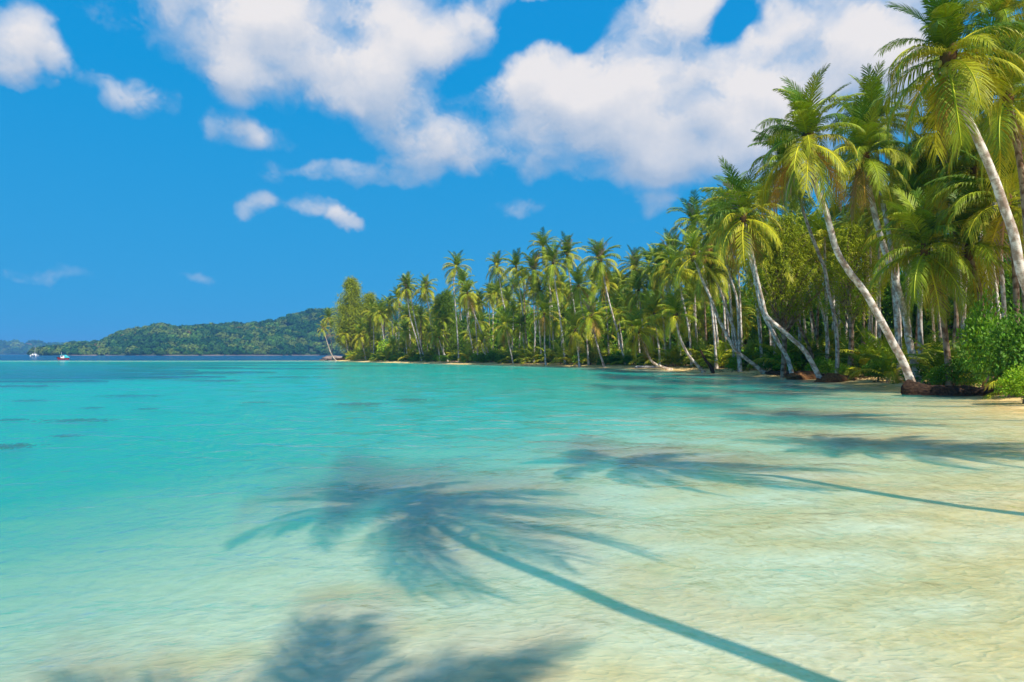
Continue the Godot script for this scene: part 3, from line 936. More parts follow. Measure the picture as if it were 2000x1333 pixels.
func build_palms() -> void:
	var grove := "coconut palms standing along the shore"
	# ---- the five large palms at the near end of the beach
	palm("tall palm with a cluster of green coconuts and a white curved trunk", "", trunk_points([[2095, 800], [2050, 660], [1999, 544], [1981, 460], [1960, 400], [1939, 339], [1912, 276], [1880, 204], [1853, 112]], 25.5, 24.0), {"detail": "near", "length": 3.05, "radius": 0.19, "nuts": 7, "nut_turn": 1.2, "style": "droopy", "warm": 0.5})
	palm("palm with a strongly bent white trunk rising from a dark root log at the waterline", "", trunk_points([[1790, 760], [1765, 709], [1741, 664], [1717, 619], [1690, 571], [1660, 532], [1636, 493], [1624, 454], [1612, 409], [1598, 376], [1586, 325], [1578, 275]], 36.0, 34.0), {"detail": "near", "length": 3.4, "radius": 0.20, "style": "droopy", "warm": 0.55, "nuts": 2, "wind": Vector3(0, 0, -1)})
	palm("pale palm with a brown swollen foot just behind the bent palm of the root log", "", trunk_points([[1798, 727], [1777, 670], [1771, 628], [1762, 592], [1747, 538], [1732, 499], [1720, 460], [1708, 415], [1695, 352], [1688, 305]], 41.0, 39.5), {"detail": "near", "length": 3.4, "radius": 0.22, "style": "droopy", "warm": 0.5})
	palm("tall palm with a straight white trunk, half hidden behind the two bent palms", "", trunk_points([[1760, 700], [1748, 560], [1738, 466], [1730, 424], [1718, 346], [1706, 240]], 47.0, 46.0), {"detail": "near", "length": 3.7, "radius": 0.19, "dry_top": 1})
	palm("dark slender palm with hanging fronds behind the crown of the bent palm", "", trunk_points([[1635, 714], [1636, 685], [1633, 640], [1627, 604], [1618, 568], [1612, 529], [1597, 490], [1579, 442], [1567, 406], [1556, 364], [1538, 320]], 52.0, 50.0), {"detail": "near", "length": 3.4, "radius": 0.15, "style": "droopy", "warm": 0.1, "bark": mats.grey_bark})
	# ---- palms that close the near end of the grove
	for a in [
		[[[1930, 690], [1915, 577], [1903, 529], [1895, 490]], 36.5, 36.0, 3.7, "short palm with a rough brown trunk rising from the round shrub", mats.brown_bark, "small"],
		[[[1858, 720], [1840, 598], [1828, 556], [1808, 488]], 37.0, 36.5, 3.6, "palm with a slanting brown ringed trunk between the shrubs and the bent palms", mats.brown_bark, "full"],
		[[[1935, 640], [1930, 571], [1921, 517], [1905, 330]], 42.0, 42.0, 3.9, "palm with a thick pale trunk standing behind the brown ringed palm", mats.pale_bark, "full"],
		[[[1800, 712], [1797, 600], [1795, 475], [1797, 405]], 45.0, 45.0, 3.8, "upright grey palm deep behind the swollen foot of the pale palm", mats.grey_bark, "full"],
		[[[2020, 700], [2010, 500], [1995, 330], [1968, 190]], 28.0, 28.5, 3.6, "palm whose crown hangs beside the coconut palm at the edge of the wood", mats.brown_bark, "full"],
		[[[2010, 690], [1995, 400], [1970, 150], [1955, 40]], 36.0, 36.0, 4.0, "tall palm whose top rises over the coconut palm", mats.grey_bark, "full"],
		[[[1890, 700], [1870, 500], [1850, 350], [1838, 265]], 44.0, 44.0, 3.9, "palm with its crown under the coconut palm's hanging fronds", mats.grey_bark, "full"],
		[[[1990, 700], [1985, 560], [1975, 450], [1966, 395]], 34.0, 34.0, 3.7, "palm with a wide low crown above the round shrub", mats.brown_bark, "full"],
		[[[1775, 705], [1772, 560], [1772, 460], [1766, 385]], 55.0, 55.0, 4.0, "palm seen between the straight white trunk and the brown ringed palm", mats.grey_bark, "droopy"],
	]:
		palm(a[4], "", trunk_points(a[0], a[1], a[2]), {"detail": "near", "length": a[3], "radius": 0.17, "bark": a[5], "style": a[6], "warm": 0.15})
	# ---- palms along the bay: trunk from base to crown in the photo, depth of base and crown, frond length, options
	var lean_over := "palms leaning out over the water"
	var mid := [
		[[[1607, 737], [1576, 691], [1549, 664], [1522, 640], [1498, 618], [1490, 590], [1483, 562], [1474, 520], [1465, 475], [1452, 425]], 50.0, 49.0, 3.3, "white palm bent like an elbow, rising from a mossy root clump", "", {"radius": 0.18, "root": [Vector3(1.6, 0.5, 0.8), Vector3(1.0, 0.2, 0.1), 5, 0.15], "dry_top": 1}],
		[[[1550, 729], [1540, 703], [1522, 673], [1507, 643], [1495, 622], [1483, 586], [1474, 538], [1462, 499], [1453, 457], [1440, 405]], 55.0, 55.0, 3.5, "pale palm crossing behind the elbow-bent palm, with a dark round root clump", "", {"radius": 0.17, "root": [Vector3(1.4, 0.6, 0.8), Vector3(0.95, 0.25, 0.1), 6, 0.0]}],
		[[[1497, 732], [1480, 718], [1456, 700], [1435, 682], [1420, 655], [1402, 619], [1387, 580], [1372, 547], [1361, 517], [1354, 500]], 64.0, 62.0, 3.0, "long white palm curving up from the edge of the water before the sand", "", {"radius": 0.18, "style": "small", "dry_top": 0, "root": [Vector3(2.3, 0.22, 0.5), Vector3(2.2, 0.12, 0.0), 8, 0.1]}],
		[[[1376, 725], [1366, 718], [1345, 694], [1330, 664], [1322, 634], [1320, 618]], 74.0, 72.0, 2.9, "small white palm sweeping up from the sand beside the dead snag", "", {"radius": 0.17, "style": "small", "warm": 0.8}],
		[[[1312, 722], [1299, 719], [1275, 708], [1263, 688], [1254, 660], [1248, 645]], 86.0, 84.0, 3.0, "low yellowish palm whose trunk lies along the sand before it rises", "", {"radius": 0.17, "warm": 1.2, "style": "full"}],
		[[[1181, 713], [1166, 672], [1160, 643], [1155, 618]], 101.0, 101.0, 3.1, "short dark-trunked palm with dry heart fronds, leaning seaward from the sand", "", {"dry_top": 4, "bark": mats.grey_bark}],
		[[[1132, 711], [1128, 676], [1123, 645]], 107.0, 107.0, 3.2, "short straight palm at the sand's edge with broad hanging fronds", "", {"style": "droopy"}],
		[[[1446, 705], [1436, 652], [1429, 631], [1417, 598], [1405, 562], [1393, 541], [1386, 522]], 72.0, 71.0, 3.3, "palm with a slanting white trunk behind the long curving palm", "", {}],
		[[[1446, 700], [1441, 598], [1429, 550], [1417, 505], [1412, 455]], 70.0, 69.0, 3.6, "palm with a dark nut cluster above the slanting white trunk", "", {"nuts": 5}],
		[[[1490, 700], [1480, 610], [1468, 556], [1451, 511], [1438, 440]], 73.0, 72.0, 3.6, "", grove, {}],
		[[[1592, 708], [1586, 694], [1573, 661], [1555, 622], [1540, 580], [1525, 547], [1512, 505]], 61.0, 60.0, 3.4, "palm with a leaning dark trunk under the feathery casuarina", "", {"bark": mats.brown_bark}],
		[[[1622, 705], [1618, 670], [1609, 616], [1597, 568], [1590, 500]], 63.0, 63.0, 3.6, "", grove, {}],
		[[[1610, 705], [1606, 691], [1591, 640], [1576, 550], [1570, 470]], 66.0, 66.0, 3.6, "", grove, {"bark": mats.brown_bark}],
		[[[1400, 700], [1390, 600], [1368, 500], [1356, 436]], 80.0, 79.0, 3.4, "", grove, {"dry_top": 1}],
		[[[1450, 700], [1446, 600], [1440, 480], [1436, 408]], 86.0, 86.0, 3.6, "", grove, {}],
		[[[1510, 700], [1506, 560], [1498, 470], [1490, 405]], 84.0, 83.0, 3.8, "", grove, {"dry_top": 1}],
		[[[1420, 700], [1412, 560], [1405, 480], [1400, 425]], 90.0, 90.0, 3.5, "", grove, {"dry_top": 2}],
		[[[1352, 712], [1345, 640], [1332, 580], [1322, 528]], 88.0, 87.0, 3.6, "", grove, {"warm": 0.6}],
		[[[1330, 712], [1325, 640], [1318, 560], [1312, 500]], 94.0, 93.0, 3.4, "", grove, {"dry_top": 2}],
		[[[1302, 712], [1297, 640], [1290, 570], [1286, 522]], 96.0, 95.0, 3.4, "", grove, {}],
		[[[1262, 712], [1258, 660], [1252, 610], [1247, 570]], 99.0, 98.0, 3.5, "", grove, {"warm": 0.7}],
		[[[1290, 714], [1287, 680], [1282, 640], [1278, 615]], 92.0, 92.0, 3.2, "", grove, {"warm": 1.0}],
		[[[1250, 712], [1246, 620], [1242, 560], [1240, 525]], 112.0, 112.0, 3.4, "", grove, {"dry_top": 3}],
		[[[1222, 712], [1216, 688], [1207, 650], [1198, 620], [1189, 586], [1182, 555], [1173, 510]], 104.0, 103.0, 3.6, "tall white leaning palm with pinkish dry fronds standing up in its crown", "", {"dry_top": 5, "radius": 0.17}],
		[[[1150, 710], [1144, 640], [1136, 600], [1130, 558]], 110.0, 109.0, 3.3, "", grove, {"warm": 0.0}],
		[[[1128, 710], [1123, 611], [1117, 575], [1112, 539], [1108, 498]], 118.0, 117.0, 3.5, "", grove, {"dry_top": 3}],
		[[[1104, 709], [1099, 660], [1096, 638], [1090, 593], [1084, 552], [1080, 515]], 115.0, 114.0, 3.4, "tall palm with a long unbroken white trunk and a pale dry heart", "", {"dry_top": 3, "radius": 0.17}],
		[[[1082, 709], [1078, 600], [1070, 540], [1061, 484]], 124.0, 123.0, 3.3, "", grove, {"warm": 0.0}],
		[[[1066, 711], [1064, 680], [1064, 640], [1063, 612]], 116.0, 116.0, 3.3, "", grove, {"warm": 0.4}],
		[[[1058, 709], [1052, 620], [1046, 570], [1042, 530]], 124.0, 123.0, 3.5, "", grove, {"dry_top": 4}],
		[[[1034, 708], [1028, 656], [1021, 611], [1018, 584], [1013, 552], [1008, 522]], 129.0, 128.0, 3.3, "", grove, {}],
		[[[1003, 711], [994, 673], [990, 655], [986, 636]], 127.0, 126.0, 3.4, "", grove, {"style": "droopy"}],
		[[[1000, 708], [987, 610], [982, 588], [976, 550], [971, 521]], 136.0, 134.0, 3.0, "slim palm standing clear against the sky over the darker crowns", "", {"dry_top": 2, "radius": 0.15}],
		[[[962, 710], [955, 696], [949, 673], [935, 635], [919, 595], [913, 573]], 138.0, 136.0, 3.0, "", grove, {}],
		[[[961, 710], [952, 698], [943, 684], [941, 668]], 136.0, 136.0, 2.3, "small yellow palm bowed over beside the large rock", "", {"style": "small", "warm": 2.0, "radius": 0.13}],
		[[[928, 708], [926, 698], [917, 649], [910, 610], [905, 574], [903, 556]], 142.0, 141.0, 3.4, "", grove, {"warm": 0.5}],
		[[[896, 707], [895, 680], [890, 606], [886, 554], [891, 522]], 146.0, 146.0, 3.6, "tallest palm of the far grove, its full crown above the dark feathery tree", "", {"radius": 0.17}],
		[[[860, 706], [858, 695], [855, 671], [852, 650]], 152.0, 152.0, 3.0, "", grove, {"style": "droopy"}],
		[[[875, 707], [869, 695], [861, 676], [857, 660]], 151.0, 150.0, 2.6, "", grove, {"style": "small"}],
		[[[862, 702], [847, 644], [842, 619], [835, 592], [832, 562]], 158.0, 156.0, 3.2, "", grove, {"dry_top": 1}],
		[[[852, 702], [842, 640], [836, 600], [829, 575]], 162.0, 160.0, 3.0, "", grove, {}],
		[[[824, 706], [816, 671], [802, 624], [796, 586], [793, 562]], 160.0, 158.0, 3.0, "palm of a leaning pair whose trunks cross above the two rocks", "crossing pair of palms", {"dry_top": 2, "radius": 0.17}],
		[[[830, 706], [822, 676], [811, 628], [802, 579], [797, 560]], 161.0, 159.0, 3.0, "palm of a leaning pair whose trunks cross above the two rocks", "crossing pair of palms", {"radius": 0.17}],
		[[[779, 703], [779, 608], [778, 583]], 174.0, 174.0, 3.2, "", grove, {}],
		[[[769, 703], [768, 678], [765, 624], [761, 598]], 178.0, 178.0, 3.2, "", grove, {}],
		[[[752, 703], [750, 650], [747, 605]], 182.0, 182.0, 3.2, "", grove, {"dry_top": 1}],
		[[[729, 704], [730, 660], [728, 612]], 184.0, 184.0, 3.4, "", grove, {"warm": 0.6}],
		[[[715, 704], [708, 673], [703, 656]], 186.0, 185.0, 3.2, "", grove, {"warm": 0.5}],
		[[[804, 703], [800, 650], [797, 618]], 172.0, 172.0, 3.2, "", grove, {"dry_top": 1}],
		[[[657, 704.3], [649, 696], [643, 682], [636, 660], [631, 643]], 206.0, 205.0, 2.5, "small dark palm leaning out over the sea from the very tip of the point", "", {"radius": 0.16, "bark": mats.grey_bark, "style": "small", "dry_top": 2}],
		[[[650, 702], [646, 660], [642, 622]], 222.0, 222.0, 3.2, "dark palm half hidden behind the feathery tree on the point", "", {"warm": 0.0, "bark": mats.grey_bark}],
	]
	for a in mid:
		var opt: Dictionary = a[6]
		opt["detail"] = "mid"
		opt["length"] = a[3] * 1.12
		if opt.get("dry_top", 0) > 1: opt["dry_top"] = opt.dry_top * 2
		if not opt.has("warm"): opt["warm"] = 0.45
		var label: String = a[4]
		if label == "":
			label = "coconut palm with hanging fronds in the bay grove"
			if opt.get("dry_top", 0) >= 2: label = "coconut palm with bleached dry heart fronds in the bay grove"
			elif opt.warm >= 0.6: label = "coconut palm with yellowing fronds in the bay grove"
			elif opt.warm <= 0.0: label = "dark green coconut palm in the bay grove"
			elif opt.get("bark", mats.pale_bark) == mats.brown_bark: label = "coconut palm with a dark brown trunk near the feathery casuarina"
			elif opt.get("style", "") == "droopy": label = "low coconut palm with heavily drooping fronds at the edge of the bay"
			elif opt.get("style", "") == "small": label = "small slanting coconut palm beside the waterside rocks"
		var tp := trunk_points(a[0], a[1], a[2])
		if a[4] == "":
			var hi: float = tp[-1].y - tp[0].y
			var lean: float = Vector2(tp[-1].x - tp[0].x, tp[-1].z - tp[0].z).length() / hi
			label = ["low ", "middling ", "tall "][0 if hi < 7.0 else 1 if hi < 12.0 else 2] + ["straight ", "slightly leaning ", "slanting "][0 if lean < 0.06 else 1 if lean < 0.2 else 2] + label.trim_prefix("low ").trim_prefix("small slanting ")
		palm(label, a[5], tp, opt)
	# ---- palms behind and beside the camera, known from the shadows they throw on the water
	# each: points of its shadow on the water (x, z) and the height of the trunk that throws it, base first, then frond length
	for a in [
		[[12.2, 5.0, 0.0], [6.8, 0.2, 3.0], [2.35, -4.9, 5.6], [0.0, -8.3, 8.0], [-1.55, -11.2, 10.0], 3.2],
		[[15.8, -4.4, 0.0], [11.0, -6.8, 3.0], [7.0, -9.3, 5.8], [4.9, -13.0, 8.2], [3.0, -14.6, 10.0], 2.8],
		[[12.6, 7.2, 0.0], [7.2, 3.4, 3.0], [3.4, 0.4, 6.0], [1.4, -1.2, 8.0], [0.1, -2.5, 9.5], 3.9],
		[[21.0, -9.4, 0.0], [17.0, -11.5, 3.5], [13.0, -13.8, 7.0], [9.6, -15.9, 10.0], 3.3],
		[[24.0, -17.0, 0.0], [19.5, -19.5, 3.5], [15.0, -22.0, 7.0], [10.6, -24.2, 10.5], 3.3],
	]:
		var pts := []
		for q in a.slice(0, a.size() - 1):
			var k: float = (q[2] + 0.4) / -sun_dir.y
			pts.append(Vector3(q[0] - sun_dir.x * k, q[2], q[1] - sun_dir.z * k))
		pts[0].y = ground_height(pts[0].x, pts[0].z) - 0.12
		palm("coconut palm leaning from the beach and throwing its shadow on the shallow water", "palms beside the viewer", pts, {"detail": "near", "length": a[-1], "radius": 0.15, "style": "sparse"})
	# ---- palms deeper in the grove, under the line of the crowns
	var line := [[640, 640], [700, 612], [760, 605], [800, 600], [860, 590], [900, 545], [940, 590], [980, 560], [1050, 510], [1110, 505], [1180, 520], [1250, 530], [1320, 480], [1380, 430], [1480, 410], [1540, 380], [1620, 330], [1700, 260], [1800, 220], [1900, 120], [2300, 60]]
	var placed := []
	var tries := 0
	while placed.size() < 250 and tries < 20000:
		tries += 1
		var d := 34.0 + 190.0 * pow(rng.randf(), 1.15)
		var px := rng.randf_range(650.0, 2150.0)
		var p := at(px, HORIZON, d)
		var s := shore_distance(p.x, p.z)
		if s < 3.5 or s > 62.0 or (s > 24.0 and rng.randf() < 0.62): continue
		var ok := true
		for q in placed:
			if Vector2(p.x - q.x, p.z - q.z).length() < 2.7: ok = false; break
		if not ok: continue
		var row := 0.0
		for k in line.size() - 1:
			if px >= line[k][0] and px <= line[k + 1][0]: row = lerpf(line[k][1], line[k + 1][1], (px - line[k][0]) / (line[k + 1][0] - line[k][0]))
		var most := minf(EYE + (HORIZON - row) / F * d, rng.randf_range(15.0, 19.0)) - 0.8
		var h := most * (1.0 if s > 22.0 else rng.randf_range(0.6, 1.0) if px > 1480.0 else rng.randf_range(0.25, 1.0))
		if h < 1.8: continue
		p.y = ground_height(p.x, p.z) - 0.1
		var b: int = [0, 0, 1, 2][rng.randi() % 4]
		fill_palm(p, h, rng.randi(), ["tall ", "mid-high ", "short "][0 if h > 0.75 * most else 1 if h > 5.0 else 2] + "coconut palm with a " + ["pale", "grey", "brown"][b] + " trunk standing inside the grove behind the shore palms", "palms inside the grove", [mats.pale_bark, mats.grey_bark, mats.brown_bark][b])
		placed.append(p)

func build_undergrowth() -> void:
	var balls := [leaf_ball(1100, 0.15, 1, 0.75, 9), leaf_ball(1100, 0.13, 2, 0.6, 10), leaf_ball(900, 0.17, 3, 0.8, 8)]
	var fine := leaf_ball(3600, 0.085, 4, 0.8, 22)
	# casuarinas
	casuarina("large yellow-green feathery tree on the tip of the point", at(686, 703, 212) * Vector3(1, 0, 1), 3, 25.5, 6.6, 420, 44, 0.8, mats.needle)
	casuarina("paler feathery tree beside the large one on the point", at(722, 702, 214) * Vector3(1, 0, 1), 4, 21.0, 5.4, 300, 44, 0.75, mats.needle)
	casuarina("dark feathery tree under the tallest palm of the far grove", at(872, 702, 156) * Vector3(1, 0, 1), 5, 16.5, 4.2, 280, 44, 0.62, mats.needle_dark)
	casuarina("feathery casuarina drooping over the leaning palms by the waterside", at(1530, 705, 59) * Vector3(1, 0, 1), 6, 14.0, 4.0, 300, 55, 0.36, mats.needle, 0.45)
	casuarina("slim casuarina between the elbow-bent palm and the bent palm of the root log", at(1660, 708, 53) * Vector3(1, 0, 1), 7, 12.0, 2.6, 150, 50, 0.34, mats.needle, 0.45)
	# shrubs and young palms at the near end
	var put := func(px: float, py: float, d: float) -> Vector3:
		var p := at(px, py, d)
		p.y = ground_height(p.x, p.z) - 0.05
		return p
	shrub("tall round broad-leaved shrub with glossy leaves under the short brown palm", "", put.call(1935, 730, 34.0), Vector3(1.7, 3.6, 1.5), fine, mats.shrub_leaf)
	shrub("bright yellow-green bush at the edge of the sand by the root log", "", put.call(2000, 760, 27.0), Vector3(1.1, 1.1, 1.0), fine, mats.shrub_bright)
	shrub("dark leafy shrub growing over the root log", "", put.call(1885, 740, 36.5), Vector3(1.6, 1.3, 1.3), fine, mats.shrub_dark)
	shrub("low sprawling shrub between the swollen palm foot and the root log", "", put.call(1840, 745, 37.5), Vector3(1.0, 0.9, 0.9), fine, mats.shrub_leaf)
	shrub("shrub with dark leaves behind the tall round shrub", "", put.call(1990, 710, 31.0), Vector3(2.0, 3.0, 1.6), fine, mats.shrub_dark)
	shrub("pair of low green bushes on the sand between the root clumps and the bent palm", "", put.call(1610, 716, 55.0), Vector3(1.7, 1.2, 1.2), fine, mats.shrub_leaf)
	shrub("low green bush on the sand beside the dark slender palm", "", put.call(1650, 716, 52.0), Vector3(1.2, 0.8, 1.0), fine, mats.shrub_leaf)
	shrub("dark green bush behind the foot of the bent palm", "", put.call(1715, 722, 47.0), Vector3(1.2, 1.2, 1.0), fine, mats.shrub_dark)
	shrub("bright green bush behind the little far beach", "", put.call(762, 703, 176.0), Vector3(3.4, 4.6, 2.6), balls[0], mats.shrub_bright)
	shrub("round green bush at the waterline between the small rock and the large rock", "", put.call(916, 706, 142.0), Vector3(2.0, 2.4, 1.6), balls[1], mats.shrub_leaf)
	shrub("round green bush directly behind the large rock", "", put.call(967, 706, 136.0), Vector3(2.0, 2.0, 1.6), balls[2], mats.shrub_leaf)
	young_palm("young palm with dark arching fronds between the swollen palm foot and the tall shrub", "", put.call(1835, 728, 39.0), 2.9, "near", 0.0)
	young_palm("young palm with long fronds leaning over the root log", "", put.call(1890, 735, 37.5), 2.6, "near", 0.2)
	young_palm("young palm arching out beside the tall round shrub", "", put.call(1975, 730, 31.0), 2.2, "near", 0.3)
	young_palm("young palm with yellow tips behind the bent palm's foot", "", put.call(1735, 712, 46.0), 2.8, "near", 0.6)
	young_palm("young palm in the shade beside the low green bushes", "", put.call(1690, 712, 52.0), 2.6, "near", 0.1)
	# the rest of the undergrowth follows the edge of the sand
	var stem := tube([Vector3(0, -0.1, 0), Vector3(0, 0.2, 0), Vector3(0.02, 0.42, 0)], [0.13, 0.12, 0.07], 6)
	var line := []
	for k in 15: line.append([shore[k], shore[k + 1]])
	var n := 0
	for k in line.size():
		var a: Vector2 = line[k][0]
		var b: Vector2 = line[k][1]
		var steps := maxi(2, int(a.distance_to(b) / 2.1))
		for q in steps:
			var nrm := (b - a).orthogonal().normalized()
			if shore_distance((a + b).x / 2 + nrm.x * 2.0, (a + b).y / 2 + nrm.y * 2.0) < 0: nrm = -nrm
			for row in 3:
				var p2 := a.lerp(b, (q + rng.randf()) / steps) + nrm * (3.0 + row * 3.2 + rng.randf() * 2.4)
				if p2.y > -40.0: continue
				var p := Vector3(p2.x, ground_height(p2.x, p2.y) - 0.08, p2.y)
				if shore_distance(p2.x, p2.y) < 2.2: continue
				var kind := rng.randf()
				if kind < 0.55:
					var big := rng.randf_range(2.4, 4.2)
					var o := thing("young_palm", ["small", "middling", "large"][clampi(int((big - 2.4) / 0.6), 0, 2)] + " young stemless palm " + ["at the edge of the sand", "in the undergrowth behind the beach", "in the shade of the grove"][row], "palm tree", p, "young palms in the undergrowth")
					mesh_node("stem", stem, mats.brown_bark, o)
					mesh_node("crown", young_meshes[rng.randi() % 5], null, o).transform = Transform3D(Basis(Vector3.UP, rng.randf() * TAU).scaled(Vector3.ONE * big), Vector3.ZERO)
				else:
					var s := rng.randf_range(0.8, 1.7) * (1.0 + row * 0.15)
					var tone := rng.randi() % 3
					shrub(["low ", "waist-high ", "tall "][clampi(int((s - 0.8) / 0.4), 0, 2)] + ["bright green", "dark green", "dark green"][tone] + " leafy shrub " + ["at the edge of the sand", "in the undergrowth behind the beach", "in the shade of the grove"][row], "shrubs in the undergrowth", p, Vector3(s * 1.25, s, s * 1.1), balls[rng.randi() % 3], [mats.shrub_leaf, mats.shrub_dark, mats.shrub_dark][tone])
				n += 1
	# tall thicket at the back that closes the view between the trunks
	var leafy := [leaf_ball(3000, 0.075, 14, 0.62, 16), leaf_ball(3000, 0.075, 15, 0.62, 18)]
	var kept := []
	for k in 4000:
		if kept.size() >= 150: break
		var d := 46.0 + 200.0 * rng.randf()
		var px := rng.randf_range(680.0, 2150.0) if kept.size() < 80 else rng.randf_range(1200.0, 2100.0)
		var p := at(px, HORIZON, d)
		var s := shore_distance(p.x, p.z)
		if s < (15.0 if px < 1300.0 else 26.0) or s > 62.0: continue
		var ok := true
		for q in kept:
			if Vector2(p.x - q.x, p.z - q.z).length() < 3.6: ok = false; break
		if not ok: continue
		kept.append(p)
		p.y = ground_height(p.x, p.z) - 0.1
		var row := lerpf(640.0, 520.0, clampf((px - 680.0) / 320.0, 0.0, 1.0)) if px < 1000.0 else lerpf(545.0, 420.0, clampf((px - 1000.0) / 700.0, 0.0, 1.0))
		var h := minf((EYE + (HORIZON - row) / F * d) * rng.randf_range(0.75, 1.05), 13.0)
		shrub(["dark", "light"][k % 2] + " green broad-leaved tree, " + ["small", "middling", "tall"][clampi(int((h - 4.0) / 3.0), 0, 2)] + ", deep between the palm trunks", "thicket deep in the grove", p, Vector3(h * 0.5, h * 0.85, h * 0.5), leafy[k % 2], [mats.shrub_dark, mats.shrub_leaf][k % 2], "thicket_tree")

func build_headland() -> void:
	# wooded headland across the water: crest in photo columns and rows, at 1250 m
	var crest := [[60, 694], [109, 679], [148, 673], [198, 671], [214, 662], [234, 651], [261, 646], [310, 637], [346, 641], [396, 639], [442, 636], [495, 634], [545, 629], [568, 619], [604, 609], [640, 606], [720, 600], [820, 606], [950, 620], [1150, 640], [1500, 650]]
	var nz := FastNoiseLite.new()
	nz.seed = 6
	nz.frequency = 0.008
	nz.fractal_octaves = 4
	var hill := func(x: float, z: float) -> float:
		var d := -z
		var px := 1000.0 + x / d * F
		if px < crest[0][0] or px > crest[-1][0]: return -4.0
		var top := 0.0
		for k in crest.size() - 1:
			if px >= crest[k][0] and px <= crest[k + 1][0]: top = EYE + (HORIZON - lerpf(crest[k][1], crest[k + 1][1], (px - crest[k][0]) / (crest[k + 1][0] - crest[k][0]))) / F * 1250.0
		var near := 960.0 + 45.0 * sin(px * 0.013) + 25.0 * sin(px * 0.033)
		var u := clampf((d - near) / maxf(1250.0 - near, 1.0), 0.0, 1.0)
		var v := clampf((d - 1250.0) / 420.0, 0.0, 1.0)
		var h := (top - 7.5) * (sin(u * PI / 2) ** 1.15) * (1.0 - v * v)
		return h + (nz.get_noise_2d(x, z) * 16.0 * u * (1.0 - u) if d < 1250.0 else 0.0) + (1.2 if d > near else -4.0)
	var hx := spaced(-1250, 480, -1240, 480, 14.0, 1.1)
	var hz := spaced(-1680, -880, -1680, -880, 13.0, 1.1)
	var head := mesh_node("headland_hill", grid_mesh(hx, hz, hill, 0.05), mats.hill_soil)
	struct(head, "wooded headland across the water", "hill")
	var crest2 := [[-500, 672], [-200, 668], [0, 676], [30, 673], [80, 677], [140, 681], [200, 684], [260, 690], [300, 694]]
	var isle := func(x: float, z: float) -> float:
		var px := 1000.0 - x / z * F
		if px > 300.0 or px < -500.0: return -4.0
		var top := 0.0
		for k in crest2.size() - 1:
			if px >= crest2[k][0] and px <= crest2[k + 1][0]: top = EYE + (HORIZON - lerpf(crest2[k][1], crest2[k + 1][1], (px - crest2[k][0]) / (crest2[k + 1][0] - crest2[k][0]))) / F * 2900.0
		var u := clampf((-z - 2600.0) / 300.0, 0.0, 1.0)
		return (top - 6.0) * sin(u * PI / 2) + (1.0 if -z > 2600.0 else -4.0)
	var ix := spaced(-3250, -1500, -3250, -1500, 25.0, 1.1)
	var iz := spaced(-3200, -2560, -3200, -2560, 25.0, 1.1)
	var island := mesh_node("island_hill", grid_mesh(ix, iz, isle, 0.05), mats.hill_soil)
	struct(island, "low wooded shore far behind the headland", "hill")
	# tree canopies that clothe them
	var clumps := []
	for v in 3:
		var s := Soup.new()
		var r := RandomNumberGenerator.new()
		r.seed = 60 + v
		for k in 150:
			var d := Vector3(r.randfn(), absf(r.randfn()) * 0.9 - 0.15, r.randfn()).normalized()
			var p := d * r.randf_range(0.7, 1.08) * Vector3(1, 0.85, 1)
			var out := (d + Vector3(r.randfn(), r.randfn(), r.randfn()) * 0.5).normalized()
			var a := out.cross(Vector3(r.randfn(), r.randfn(), r.randfn())).normalized() * 0.30
			var b := out.cross(a.normalized()) * 0.30
			var tone := r.randf_range(0.7, 1.0)
			s.tri(p - a - b * 0.6, p + a - b * 0.6, p + b, Color(tone, tone, tone), Color(tone, tone, tone), Color(tone, tone, tone))
		clumps.append(s.done())
	var woods := [["headland_forest", 12000, hill, Vector2(-1100, 470), Vector2(-1300, -890), 5.0, "dense tropical wood covering the headland", 0], ["island_forest", 1500, isle, Vector2(-3240, -1520), Vector2(-2960, -2600), 11.0, "far wood covering the low shore behind the headland", 1]]
	for wd in woods:
		var mm := MultiMesh.new()
		mm.transform_format = MultiMesh.TRANSFORM_3D
		mm.use_colors = true
		mm.mesh = clumps[wd[7]]
		mm.instance_count = wd[1]
		var tint := FastNoiseLite.new()
		tint.seed = 9
		tint.frequency = 0.012
		for k in wd[1]:
			var x := 0.0
			var z := 0.0
			var y := -1.0
			while y < 0.5:
				x = rng.randf_range(wd[3].x, wd[3].y)
				z = rng.randf_range(wd[4].x, wd[4].y)
				y = wd[2].call(x, z)
			var s: float = wd[5] * (0.5 + 1.3 * pow(rng.randf(), 3.0))
			mm.set_instance_transform(k, Transform3D(Basis(Vector3.UP, rng.randf() * TAU).scaled(Vector3(s, s * rng.randf_range(0.8, 1.4), s)), Vector3(x, y + s * 0.35, z)))
			var q := rng.randf() * 0.8 + 1.0 * tint.get_noise_2d(x, z)
			var c := Color(0.03, 0.10, 0.02)
			if q > 1.12: c = Color(0.24, 0.17, 0.05)
			elif q > 0.62: c = Color(0.13, 0.19, 0.03)
			elif q > 0.35: c = Color(0.07, 0.16, 0.025)
			mm.set_instance_color(k, c * rng.randf_range(0.75, 1.2))
		var o := MultiMeshInstance3D.new()
		o.multimesh = mm
		o.material_override = mats.canopy
		o.name = wd[0]
		add_child(o)
		tag(o, wd[6], "forest", "", "stuff")
	# thin strip of sand and rock at the headland's foot
	var hs := []
	for k in 60:
		var px := lerpf(110.0, 640.0, k / 59.0)
		var near := 960.0 + 45.0 * sin(px * 0.013) + 25.0 * sin(px * 0.033) - 2.0
		hs.append(Vector3((px - 1000.0) / F * near, 0.2, -near))
	mesh_node("headland_beach", tube(hs, hs.map(func(p): return 0.6 + 0.5 * fine_noise.get_noise_1d(p.x * 0.6)), 6, 0.0), mats.rock)
	struct(get_node("headland_beach"), "narrow band of tan rocks and sand at the foot of the headland", "beach")

